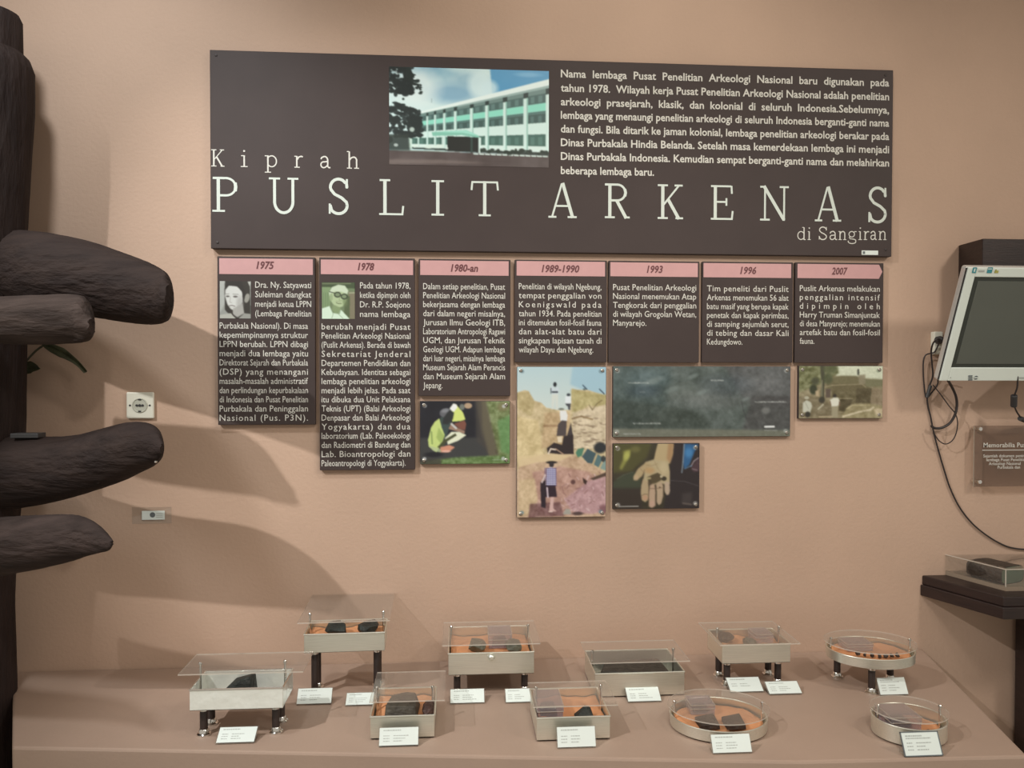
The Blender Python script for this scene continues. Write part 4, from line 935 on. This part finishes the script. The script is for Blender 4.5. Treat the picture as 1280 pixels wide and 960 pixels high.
def oval_tray(key, label, xl, xr, yrf, yrb, zr, zb_, pins, hl, legs=False, rz=0.0, lid_k=1.05):
    mid = (xl+xr)/2
    F, B = on_z(mid, yrf, PZ+zr), on_z(mid, yrb, PZ+zr); cy = (F.y+B.y)/2; b = (B.y-F.y)/2
    a = (on_z(xr, (yrf+yrb)/2, PZ+zr).x-on_z(xl, (yrf+yrb)/2, PZ+zr).x)/2
    cx = (on_z(xr, (yrf+yrb)/2, PZ+zr).x+on_z(xl, (yrf+yrb)/2, PZ+zr).x)/2
    o = thing('specimen_tray', label, 'display tray', (cx, cy, PZ), rz, 'metal specimen trays on the plinth')
    n = 56; mb = MB()
    t = .003
    prof = [((a-.004, b-.004), zb_), ((a, b), zb_+.002), ((a, b), zr), ((a-t, b-t), zr), ((a-t, b-t), zb_+.003)]
    v = []
    for (p, q), z in prof:
        for k in range(n):
            g = 2*math.pi*k/n; v.append((p*math.cos(g), q*math.sin(g), z))
    f = [(i*n+k, i*n+(k+1) % n, (i+1)*n+(k+1) % n, (i+1)*n+k) for i in range(4) for k in range(n)]
    f += [tuple(range(n)), tuple(4*n+k for k in range(n))]
    mb.add(v, f, 0, True)
    tb_ = mb.build('tray_bowl', STEEL, o)
    for p in tb_.data.polygons:
        if len(p.vertices) > 4: p.use_smooth = False
    MB().tube([(a*math.cos(2*math.pi*k/n), b*math.sin(2*math.pi*k/n), zr) for k in range(n+1)], .0016, 6).build('rim', STEEL, o)
    pts_ = [(a*lid_k*math.cos(2*math.pi*k/n), b*lid_k*math.sin(2*math.pi*k/n)) for k in range(n)]
    acr_plate('acrylic_lid', pts_, zr+hl-.0015, zr+hl+.0015, o)
    for x in (-a+.010, a-.010): pin_part(o, x, 0, zb_+.003, zr+pins)
    if legs:
        for x, y in ((-a*.62, b*.50), (a*.60, b*.36), (-a*.17, -b*.66)): leg_part(o, x, y, zb_+.001)
    cloth(o, 0, 0, zb_+.004+(zr-zb_)*.2, seed=len(TRAY)+3, ell=(a-.010, b-.010), amp=.003)
    TRAY[key] = (o, a, b, zb_+.003, zr)
    return o
oval_tray('H', 'low oval tray holding two dark square flakes, front row', 839, 958, 916, 871, .032, .003, .034, .020, rz=-.10)
oval_tray('I', 'oval tray on dark legs near the right end of the plinth', 1036, 1141, 826, 795, .106, .078, .030, .018, legs=True, rz=-.12)
oval_tray('J', 'low oval tray behind the dark-rimmed card, front right corner', 1093, 1180.5, 914, 878, .046, .003, .030, .018, rz=-.08)

# ------------------------------------------------------------------ finds in the trays
STONES = {}
def stone_mat(name, rgb, rgb2): return mat(name, rgb, .6, rgb2=rgb2, nscale=40, bump=.6, bscale=70)
S_BLK = stone_mat('black_green_stone', (.030, .038, .034), (.014, .017, .016))
S_BRN = stone_mat('dark_brown_stone', (.060, .044, .036), (.026, .019, .017))
S_GRN = stone_mat('grey_green_stone', (.16, .16, .12), (.08, .085, .065))
S_RED = stone_mat('reddish_brown_stone', (.090, .045, .035), (.045, .022, .018))
def hull(pts, m, name, loc, rz, label, cat='stone', bev=.002, group=None):
    bm = bmesh.new()
    for p in pts: bm.verts.new(p)
    r = bmesh.ops.convex_hull(bm, input=bm.verts)
    bmesh.ops.delete(bm, geom=[g for g in r['geom_interior'] if isinstance(g, bmesh.types.BMVert)], context='VERTS')
    mn = min(v.co.z for v in bm.verts)
    for v in bm.verts: v.co.z -= mn
    me = bpy.data.meshes.new(name); bm.to_mesh(me); bm.free(); me.materials.append(m)
    o = bpy.data.objects.new(name, me); col.objects.link(o); o.location = loc; o.rotation_euler = (0, 0, rz)
    b = o.modifiers.new('bevel', 'BEVEL'); b.width = bev; b.segments = 2
    return tag(o, label, cat, group)
def rock(key, x, y, size, m, seed, label, n=26, rz=0.0, lift=0.0, name='stone_find', bev=.002, shape=None):
    o, hw, hd, z0, zr = TRAY[key]
    r = np.random.RandomState(seed)
    if shape is None:
        P = r.normal(size=(n, 3)); P /= np.linalg.norm(P, axis=1)[:, None]; P = np.sign(P)*np.abs(P)**.8
        P = P*np.array(size)/2
    else: P = np.array(shape)*np.array(size)
    loc = Vector((o.location.x+x*math.cos(o.rotation_euler.z)-y*math.sin(o.rotation_euler.z), o.location.y+x*math.sin(o.rotation_euler.z)+y*math.cos(o.rotation_euler.z), PZ+z0+lift))
    return hull([tuple(p) for p in P], m, name, loc, rz+o.rotation_euler.z, label, 'stone', bev)
def top_of(key, f): o, hw, hd, z0, zr = TRAY[key]; return (zr-z0)*f
flake = [(-.5, -.5, 0), (.45, -.5, 0), (.5, .45, 0), (-.4, .5, 0), (-.46, -.4, 1), (.4, -.44, .9), (.36, .36, 1), (-.34, .42, .8), (.1, .5, .9)]
squ = [(-.5, -.5, 0), (.5, -.48, 0), (.48, .5, 0), (-.5, .46, 0), (-.5, .5, .6), (.5, .52, .85), (.46, -.46, .7), (-.46, -.48, .6), (.5, .56, 1), (-.42, .42, .75)]
wedge = [(-.5, -.4, 0), (.5, -.45, 0), (.5, .45, 0), (-.48, .4, 0), (-.30, -.2, .55), (.40, -.25, 1), (.47, .25, .95), (-.1, .3, .75), (.15, -.3, .92)]
rock('A', -.012, .0, (.085, .07, .062), S_BLK, 1, 'black-green wedge-shaped stone in the shiny silver tray', shape=wedge, lift=.0005, bev=.004)
lB = top_of('B', .48)+.009
rock('B', -.024, -.006, (.074, .076, .034), S_BLK, 2, 'left dark stone in the tallest-legged tray', lift=lB)
rock('B', .060, -.006, (.060, .076, .036), S_BLK, 3, 'right dark stone in the tallest-legged tray', lift=lB)
lC = top_of('C', .48)+.009
rock('C', -.004, -.022, (.086, .10, .036), S_GRN if 0 else stone_mat('grey_brown_stone', (.085, .075, .058), (.045, .038, .030)), 4, 'grey-brown stone in the low tray second from left', lift=lC, shape=flake, bev=.005)
rock('C', .062, -.03, (.034, .07, .026), S_RED, 5, 'narrow reddish-brown stone at the right of the low tray', lift=lC)
lD = top_of('D', .48)+.009
rock('D', -.038, -.04, (.055, .06, .040), S_GRN, 6, 'left grey-green stone in the knobbed tray', lift=lD)
rock('D', .066, -.05, (.050, .06, .036), S_GRN, 7, 'right grey-green stone beside the plastic box in the knobbed tray', lift=lD)
lE = top_of('E', .48)+.009
rock('E', .032, -.045, (.050, .045, .030), S_BLK, 8, 'pointed black shard on orange cloth in the front tray', lift=lE, shape=[(-.5, -.4, 0), (.5, -.4, 0), (.45, .4, .1), (-.45, .4, 0), (.05, 0, 1), (.35, .1, .75), (-.25, -.1, .45)], bev=.001)
rock('F', .004, .0, (.226, .115, top_of('F', .84)), stone_mat('dark_grey_slab', (.060, .052, .042), (.032, .028, .024)), 9, 'large flat dark slab filling the widest low tray', lift=.0006, shape=flake, bev=.006)
lG = top_of('G', .48)+.009
rock('G', -.004, -.02, (.040, .04, .024), S_GRN, 10, 'small grey-green stone in the grey tray on legs', lift=lG)
rock('G', -.060, .02, (.05, .07, .024), S_BRN, 27, 'dark brown stone at the left of the grey tray on legs', lift=lG)
lH = top_of('H', .2)+.0095
rock('H', -.036, -.040, (.050, .050, .018), S_BRN, 11, 'left dark square flake in the low oval tray', lift=lH, shape=squ, rz=.10, bev=.0015)
rock('H', .030, -.038, (.048, .050, .018), S_BRN, 12, 'right dark square flake in the low oval tray', lift=lH, shape=squ, rz=.08, bev=.0015)
lI = top_of('I', .2)+.0095
r = np.random.RandomState(6)
rowlab = ['small dark stone at the %s of the row in the raised oval tray' % s for s in ('far left end', 'left', 'left of centre', 'centre', 'right of centre', 'right', 'far right end')]
for k in range(7):
    rock('I', -.048+k*.018, -.035-.012*math.sin(k/6*3.14)-.0035*k*.3, (.014, .016, .014), S_BRN, 30+k, rowlab[k], n=14, lift=lI, bev=.001)
lJ = top_of('J', .2)+.0095
rock('J', .030, -.036, (.010, .010, .008), S_RED, 50, 'tiny reddish stone chip in the front right oval tray', n=12, lift=lJ, bev=.001)

def specimen_box(key, x, y, size, lift, label, rz=0.0, fill=True, content=None):
    o, hw, hd, z0, zr = TRAY[key]; w, d, h = size
    cr, sr = math.cos(o.rotation_euler.z), math.sin(o.rotation_euler.z)
    loc = (o.location.x+x*cr-y*sr, o.location.y+x*sr+y*cr, PZ+z0+lift)
    b = thing('specimen_box', label, 'plastic box', loc, rz+o.rotation_euler.z, 'clear plastic boxes in the trays')
    t = .0012; hb = h*.62; mb = MB()
    mb.box((-w/2, -d/2, 0), (w/2, d/2, t)); mb.box((-w/2, -d/2, t), (w/2, -d/2+t, hb)); mb.box((-w/2, d/2-t, t), (w/2, d/2, hb)); mb.box((-w/2, -d/2+t, t), (-w/2+t, d/2-t, hb)); mb.box((w/2-t, -d/2+t, t), (w/2, d/2-t, hb))
    mb.build('box_base', PLB, b)
    mb = MB(); e = .0010
    mb.box((-w/2-e, -d/2-e, h-t), (w/2+e, d/2+e, h)); mb.box((-w/2-e, -d/2-e, hb*.98), (w/2+e, -d/2-e+t*.8, h-t)); mb.box((-w/2-e, d/2+e-t*.8, hb*.98), (w/2+e, d/2+e, h-t))
    mb.box((-w/2-e, -d/2, hb*.98), (-w/2-e+t*.8, d/2, h-t)); mb.box((w/2+e-t*.8, -d/2, hb*.98), (w/2+e, d/2, h-t))
    mb.build('box_lid', PLB, b)
    rm = MB()
    for z in (h, hb):
        for a, c in (((-w/2-e, -d/2-e), (w/2+e, -d/2-e)), ((w/2+e, -d/2-e), (w/2+e, d/2+e)), ((w/2+e, d/2+e), (-w/2-e, d/2+e)), ((-w/2-e, d/2+e), (-w/2-e, -d/2-e))):
            rm.tube([(a[0], a[1], z), (c[0], c[1], z)], .0009, 6)
    rm.build('box_edge', ACRE, b)
    if content:
        P = np.array(flake)*np.array((w*.72, d*.6, h*.42))
        hull([tuple(p) for p in P], content[0], 'stone_find', (loc[0], loc[1], loc[2]+t+.0004), rz+o.rotation_euler.z, content[1], 'stone', .0015)
    return b
specimen_box('D', .030, .02, (.066, .08, .040), lD, 'clear plastic box between stones in the knobbed tray', content=(S_RED, 'reddish stone inside the clear box of the knobbed tray'))
specimen_box('E', -.054, -.01, (.064, .10, .036), lE, 'clear plastic box left of the pointed black shard', content=(S_BRN, 'dark brown stone inside the clear box beside the pointed shard'))
specimen_box('G', .046, .020, (.050, .06, .026), lG, 'small clear plastic box in the grey tray on legs', rz=.05)
specimen_box('H', -.036, .050, (.062, .060, .024), lH, 'clear plastic box behind the two dark square flakes', rz=.06, content=(S_BRN, 'dark stone inside the clear box of the low oval tray'))
specimen_box('I', -.030, .030, (.075, .060, .020), lI, 'clear plastic box behind the row of small stones', rz=.10)
specimen_box('J', -.024, .006, (.074, .080, .034), lJ, 'clear plastic box filling the left of the front right oval tray', rz=.05, content=(S_BRN, 'grey-brown stone inside the clear box of the front right oval tray'))

# ------------------------------------------------------------------ label cards
def card(label, xl, xr, yt, yb, head=1, body=3, dark=False, rz=0.0, th=30):
    a = on_z(xl, yb, PZ+.004); b = on_z(xr, yb, PZ+.004); w = b.x-a.x; L_ = w*.60
    c = Vector(((a.x+b.x)/2, (a.y+b.y)/2, PZ))
    g = math.radians(th); best = None
    for k in range(30, 110):
        l = w*k/100.0; e = abs(project((c.x, c.y+l*math.cos(g), PZ+.004+l*math.sin(g)))[1]-yt)
        if best is None or e < best[0]: best = (e, l)
    L_ = best[1]
    o = thing('label_card', label, 'label card', c, rz, 'white label cards beside the trays')
    ux = Vector((0, math.cos(g), math.sin(g))); nn = Vector((0, -math.sin(g), math.cos(g)))
    def pt(u, v, k): q = ux*v+nn*k; return (u, q.y, q.z+.004)
    hw = w/2; m = .0022
    mb = MB(); mb.prism([(-hw-m, -m), (hw+m, -m), (hw+m, L_+m), (-hw-m, L_+m)], -.0020, 0, 0, 1, fn=pt)
    top = pt(0, L_, -.002); bk = min(.02, .3*L_)
    # folded acrylic foot: a base sheet and a rear strut
    mb.box((-hw, -.001, 0), (hw, top[1]+.002, .0018), 0); mb.box((-hw, top[1], .0018), (hw, top[1]+.002, max(.004, top[2]-.001)), 0)
    mb.build('stand', [ACR, FRAMED if dark else ACRE], o)
    MB().prism([(-hw, 0), (hw, 0), (hw, L_), (-hw, L_)], .0002, .0008, fn=pt).build('card', PAPER, o)
    if dark:
        fr = MB(); k = .0022
        for (x0, x1, v0, v1) in ((-hw-m, hw+m, -m, k-m), (-hw-m, hw+m, L_+m-k, L_+m), (-hw-m, -hw-m+k, -m, L_+m), (hw+m-k, hw+m, -m, L_+m)): fr.prism([(x0, v0), (x1, v0), (x1, v1), (x0, v1)], .0003, .0016, fn=pt)
        fr.build('rim', FRAMED, o)
    tx = MB(); rg = random.Random(int(xl))
    def bar(u0, u1, v, h_):
        x = u0
        while x < u1:
            s = rg.uniform(.03, .07); x2 = min(u1, x+s); tx.prism([(-hw+x*w, v*L_), (-hw+x2*w, v*L_), (-hw+x2*w, (v+h_)*L_), (-hw+x*w, (v+h_)*L_)], .0009, .0012, fn=pt); x = x2+.014
    bar(.10, .55, .82, .06)
    if head > 1: bar(.10, .78, .72, .05)
    for k in range(body):
        v = .52-.15*k; bar(.10, .26, v, .045); bar(.36, .36+rg.uniform(.18, .42), v, .045)
    tx.build('card_print', GREYINK, o)
    return o
card('white card lying in front of the shiny silver tray', 270.5, 317, 909, 928)
card('white card before the front left leg of the tallest tray', 371, 413.5, 860.5, 879.5, th=50)
card('white card partly behind the low tray second from left', 432, 466, 866, 881)
card('white card leaning on the front of the low tray second from left', 474, 522.5, 909.5, 931.5, th=60)
card('white card left in front of the knobbed tray', 563, 605.5, 861.5, 878.5)
card('white card right in front of the knobbed tray', 632.5, 664, 861, 877.5)
card('white card leaning on the tray with the pointed shard', 697, 745, 908.5, 933.5, th=66)
card('white card in front of the widest low tray', 785, 827, 859.5, 876.5)
card('white card nearest the front left leg of the grey tray on legs', 913, 955, 847, 864.5, body=2)
card('white card right of another, in front of the grey tray on legs', 961.5, 1003, 852, 867)
card('white card in front of the low oval tray with two flakes', 891, 940.5, 917.5, 940.5, th=60)
card('white card under the raised oval tray near the right end', 1100, 1136, 847, 868, head=2, th=60)
card('white card with a dark rim in the front right corner', 1131, 1178.5, 915.5, 944, head=2, dark=True, th=64)

# ------------------------------------------------------------------ monitor and wooden box behind it
tl, bl = on_y(1207, 333, -.251), on_y(1172.5, 476, -.12)
Xm = (tl.x+bl.x)/2
htv = math.hypot(tl.y-bl.y, tl.z-bl.z); tilt = math.atan2(abs(tl.y-bl.y), tl.z-bl.z)
wtv = htv*1.50
mon = thing('monitor', 'pale flat monitor tilted forward on the right wall', 'monitor', (Xm, bl.y, bl.z))
mon.rotation_euler = (tilt, 0, 0)
MB().box((0, 0, 0), (wtv, .026, htv)).build('casing', TVS, mon, bevel=.008, seg=3)
fr = MB(); e0, e1, eb = .030, .024, .046
for a, b in (((.004, -.006, .002), (e0, .001, htv-.002)), ((wtv-e0, -.006, .002), (wtv-.004, .001, htv-.002)), ((e0, -.006, .002), (wtv-e0, .001, eb)), ((e0, -.006, htv-e1-.006), (wtv-e0, .001, htv-.002))): fr.box(a, b)
fr.build('bezel', TVB, mon, bevel=.002)
MB().box((.0015, -.0012, .004), (.0045, .004, htv-.004)).build('side_trim', TVK, mon)
so_ = MB(); so_.box((e0, -.0035, eb), (wtv-e0, .0005, htv-e1-.006)); so_.build('screen_surround', SCRE, mon)
MB().box((e0+.014, -.0045, eb+.012), (wtv-e0-.014, -.0036, htv-e1-.018)).build('screen', SCRN, mon)
def px_tv(px, py):      # point on the bezel face
    n = Vector((0, -math.cos(tilt), -math.sin(tilt))); p0 = Vector((Xm, bl.y, bl.z)); d = ray(px, py)
    t = (p0-CAM).dot(n)/d.dot(n); q = CAM+d*t-p0
    return q.x, -q.y*math.sin(tilt)+q.z*math.cos(tilt)
stk = MB()
def patch(mb, x0, y0, x1, y1, mi, off=.0068, th=.0005):
    a, b = px_tv(x0, y1), px_tv(x1, y0); mb.box((a[0], -off-th, a[1]), (b[0], -off, b[1]), mi)
patch(stk, 1213, 333.5, 1219.5, 340.5, 0); patch(stk, 1231.5, 333.5, 1239.5, 340.5, 0); patch(stk, 1221, 337, 1229, 339, 1); patch(stk, 1241, 337.5, 1246.5, 340.5, 2)
patch(stk, 1215, 335, 1217.5, 339, 3, .0073); patch(stk, 1233, 335, 1238, 336, 3, .0073); patch(stk, 1242, 336, 1244, 338.5, 2)
stk.build('stickers', [TEAL, GREYINK, YELL, PAPER], mon)
lg = MB()
for k in range(3): patch(lg, 1208.5, 468.2+k*2.4, 1214, 469.7+k*2.4, 0)
c0 = px_tv(1218.3, 471); lg.lathe([(.0062, 0), (.0062, .0005)], (c0[0], -.0068, c0[1]), 20, 0, axis='y'); patch(lg, 1215.8, 470.4, 1221, 471.6, 1, .0074)
patch(lg, 1271, 470.5, 1281, 472, 2); c0 = px_tv(1186.5, 471); lg.lathe([(.002, 0), (.002, .0004)], (c0[0], -.0068, c0[1]), 8, 2, axis='y')
lg.build('maker_marks', [FRAMED, TVB, GREYINK], mon)
MB().box((wtv*.36, .026, htv*.34), (wtv*.64, .056, htv*.66)).build('mount_plate', TVK, mon)

L0 = on_y(1198, 306.5, 0); L1 = on_y(1228.5, 298.5, -.13)
wb = MB(); zt_ = (L0.z+L1.z)/2
wb.prism([(L0.x, -.001), (L1.x, -.13), (2.06, -.13), (2.10, -.001)][::-1], zt_-.25, zt_)
o = wb.build('wooden_box', SHELFW, None, bevel=.002)
tag(o, 'dark wooden box fixed to the wall behind the top of the monitor', 'wooden box')

# right wall outlet with plug
a, b, c, d = rect(1167.5, 414.5, 1178.5, 443, -.02)
ot = thing('power_outlet', 'narrow cream wall outlet left of the monitor with a plug in it', 'outlet', ((a+b)/2, 0, c))
in_parent(MB().box((a, -.022, c), (b, -.0005, d)).build('outlet_box', WPLAST, ot, bevel=.003), ot)
p = on_y(1175, 425, -.035)
pg = MB(); pg.lathe([(.012, .0225), (.013, .036), (.008, .048), (.005, .052)], (p.x, 0, p.z), 16, axis='y')
pl_ = pg.build('power_plug', TVK); tag(pl_, 'black plug in the narrow outlet beside the monitor', 'plug')

def cable(label, pts, r=.0028, name='power_cable', n=8):
    o = MB().tube(spline(pts, n), r, 8).build(name, CABLE); tag(o, label, 'cable', 'black cables by the monitor'); return o
c1 = [(1176,425,-.05),(1171,424,-.05),(1166,430,-.04),(1164,440,-.03),(1165,455,-.025),(1166,470,-.02),(1162,482,-.012),(1159,495,-.008),(1160,508,-.006),(1163,520,-.006),(1167,540,-.006),(1173,563,-.006),(1181,590,-.006),(1188,611,-.006),(1200,635,-.006),(1216,655,-.006),(1236,671,-.006),(1256,682,-.006),(1272,686,-.006),(1290,687,-.006)]
cable('long black cable running down the wall from the outlet to the shelf', [on_y(*q) for q in c1], .0026)
c2 = [(1174,428,-.045),(1168,440,-.03),(1157,444,-.02),(1154,456,-.016),(1155,480,-.014),(1158,497,-.014),(1166,489,-.016),(1172,480,-.02),(1172,470,-.03),(1176,462,-.06)]
cable('black cable loop hanging left of the monitor edge', [on_y(*q) for q in c2], .0022)
c3 = [(1184,474,-.10),(1190,484,-.05),(1195,496,-.028),(1196,508,-.02),(1193,520,-.02),(1186,530,-.02),(1176,535,-.02),(1168,535,-.02),(1164,532,-.02)]
cable('thicker black cable curling below the monitor corner', [on_y(*q) for q in c3], .0042)
c4 = [(1166,481,-.022),(1175,492,-.03),(1186,507,-.034),(1194,517,-.036),(1197,528,-.036),(1195,542,-.034),(1190,551,-.032),(1182,555,-.03),(1174,551,-.03),(1168,542,-.03),(1165,533,-.03)]
cable('thin black cable in a wide loop below the monitor corner', [on_y(*q) for q in c4], .0018)
p0 = on_y(1160.5, 489, -.03); fb = MB().tube([on_y(1163, 482, -.03), on_y(1158.5, 497, -.03)], [.0058, .0058], 12).build('cable_adapter', TVK)
tag(fb, 'small black barrel on the cables left of the monitor', 'cable adapter')
c5 = [(1272,470,-.13),(1271.5,484,-.12),(1268.5,493,-.11),(1267,500,-.10),(1268,508,-.09),(1273,518,-.07),(1280,525,-.05),(1292,529,-.03)]
cv = thing('signal_cable', 'black cable with a ferrite barrel hanging under the monitor', 'cable', on_y(1272, 470, -.13), 0, 'black cables by the monitor')
in_parent(MB().tube(spline([on_y(*q) for q in c5], 8), .0026, 8).build('cord', CABLE, cv), cv)
in_parent(MB().tube([on_y(1267.6, 494, -.108), on_y(1267.2, 508, -.092)], .0095, 14).build('ferrite_barrel', TVK, cv, bevel=.002), cv)
in_parent(MB().tube([on_y(1275, 523, -.06), on_y(1290, 529, -.03)], .008, 12).build('connector', TVK, cv), cv)

# ------------------------------------------------------------------ acrylic wall sign
YS = -.030
a, b, c, d = rect(1217.5, 532, 1300, 608, YS); b = a+.34
sg = thing('acrylic_sign', 'smoky see-through wall sign with white lettering under the monitor', 'sign', (a, 0, c))
in_parent(MB().box((a, YS, c), (b, YS+.004, d)).build('sheet', [ACRS], sg), sg)
in_parent(MB().box((a, YS, c), (a+.0016, YS+.004, d)).build('sheet_edge', ACRE, sg, loc=(0, 0, 0)), sg)
for x in (on_y(1224, 536, YS).x, b-.02):
    for z in (on_y(1224, 536, YS).z, on_y(1223.5, 602, YS).z):
        in_parent(MB().lathe([(.0075, -.0001), (.0075, -YS+.004), (.006, -YS+.007)], (x, -.001, z), 16, axis='y').build('standoff', CHROME, sg), sg)
zf = lambda y: on_y(1255, y, YS).z
def sx(x, y): return on_y(x, y, YS-.0008).x
L = [('Memorabilia Puslit Arkenas', sx(1229.5, 555), sx(1229.5, 555)+.238, zf(559), .0215, 'c')]
xc = (a+b)/2
for t, x, y in (('Sejumlah dokumen peninggalan', 1229, 571.5), ('lembaga Pusat Penelitian', 1233, 576.3), ('Arkeologi Nasional', 1236, 581.2), ('Purbakala dan', 1247, 585.8)):
    x0 = sx(x, y); L.append((t, x0, None, zf(y), .0140, 'c'))
for ln in L: in_parent(text_mesh('text_line', [ln], INKW, sg, YS-.0008, bold=.006), sg)
in_parent(MB().box((sx(1228, 562), YS-.0008, zf(563)), (2*xc-sx(1228, 562), YS-.0002, zf(562.2))).build('sign_rule', INKW, sg), sg)

# ------------------------------------------------------------------ wall shelf with case
S0, S1 = on_y(1150, 718, 0), on_y(1255, 748, -.255)
zs = (S0.z+S1.z)/2; th = .066
xR = 2.35
sh = thing('wall_shelf', 'dark wooden angled shelf on the lower right wall', 'shelf', (S0.x, 0, 0))
sl = MB().prism([(S0.x, -.001), (S1.x, -.255), (xR-.12, -.255), (xR, -.001)][::-1], zs-th, zs-.030); in_parent(sl.build('lower_board', SHELFW, sh, bevel=.003), sh)
sl = MB().prism([(S0.x+.006, -.001), (S1.x+.004, -.250), (xR-.12, -.250), (xR, -.001)][::-1], zs-.030, zs); in_parent(sl.build('top_board', SHELFW, sh, bevel=.003), sh)
pp = on_y(1268, 860, -.02)
pst = MB().box((pp.x, -.17, 0), (pp.x+.10, -.02, zs-th)); in_parent(pst.build('support_post', SHELFW, sh, bevel=.003), sh)
C0, C1 = on_z(1173, 716, zs), on_z(1257, 739, zs)
ztop = on_y(1257, 712, C1.y).z
xE = xR-.25
def inset(v, k): return v
quad = [(C0.x, C0.y), (C1.x, C1.y), (xE, C1.y), (xE+.06, C0.y)]
tcase = .003
cs = thing('display_case', 'clear acrylic case on the dark wooden shelf', 'display case', (C1.x, C1.y, zs))
bs = MB().prism(quad[::-1], zs, zs+.013); in_parent(bs.build('case_base', mat('taupe_base', (.27, .21, .155), .6), cs), cs)
def wall_seg(mb, p, q, z0, z1):
    d_ = Vector((q[0]-p[0], q[1]-p[1])).normalized(); n_ = Vector((-d_.y, d_.x))*tcase
    mb.prism([(p[0], p[1]), (q[0], q[1]), (q[0]+n_.x, q[1]+n_.y), (p[0]+n_.x, p[1]+n_.y)], z0, z1)
mb = MB()
ztp = ztop
for i in range(4): wall_seg(mb, quad[i], quad[(i+1) % 4], zs+.013, ztp)
mb.prism(quad[::-1], ztp-.003, ztp)
in_parent(mb.build('case_cover', ACR, cs), cs)
ed = MB()
for i in range(4):
    p, q = quad[i], quad[(i+1) % 4]; ed.tube([(p[0], p[1], ztp), (q[0], q[1], ztp)], .0016, 6); ed.tube([(p[0], p[1], zs+.013), (p[0], p[1], ztp)], .0018, 6)
in_parent(ed.build('case_edges', ACRE, cs), cs)
# long dark stone block with a greenish front face
K0, K1 = on_z(1199, 719, zs+.013), on_z(1250, 732, zs+.013)
dv = Vector((K1.x-K0.x, K1.y-K0.y, 0)); ln_ = dv.length
blk = thing('stone_block', 'long dark rounded block with a greenish front in the clear case', 'stone block', (K0.x+.004, K0.y, zs+.0135), math.atan2(dv.y, dv.x))
hb_ = (on_y(1230, 703, (K0.y+K1.y)/2).z)-zs-.015
bm_ = MB(); nn_ = 20; rings = []
wb_ = .11
for i in range(9):
    t = i/8; x = t*ln_; s_ = 1-.55*(1-min(1, t*5))**2
    for k in range(nn_):
        g = 2*math.pi*k/nn_; cx_, cz_ = math.copysign(abs(math.cos(g))**.5, math.cos(g)), math.copysign(abs(math.sin(g))**.5, math.sin(g))
        rings.append((x, wb_/2+wb_/2*s_*cx_, hb_/2+hb_/2*s_*cz_*(1-.02*math.sin(i*2.2))))
bm_.add(rings, [(i*nn_+k, i*nn_+(k+1) % nn_, (i+1)*nn_+(k+1) % nn_, (i+1)*nn_+k) for i in range(8) for k in range(nn_)]+[tuple(range(nn_)), tuple(8*nn_+k for k in range(nn_))], 0, True)
bm_.build('block_body', stone_mat('dark_umber_stone', (.050, .036, .026), (.028, .021, .016)), blk)
fc = MB(); fc.add([(ln_+.0002, wb_/2+wb_/2*.96*math.copysign(abs(math.cos(g))**.5, math.cos(g)), hb_/2+hb_/2*.94*math.copysign(abs(math.sin(g))**.5, math.sin(g))) for g in [2*math.pi*k/nn_ for k in range(nn_)]], [tuple(range(nn_))])
fo = fc.build('front_face', mat('grey_green_face', (.10, .145, .10), .5, noise=.15, nscale=20), blk); fo['label'] = 'grey-green front face'
sm_ = fo.modifiers.new('thick', 'SOLIDIFY'); sm_.thickness = .004; sm_.offset = 1
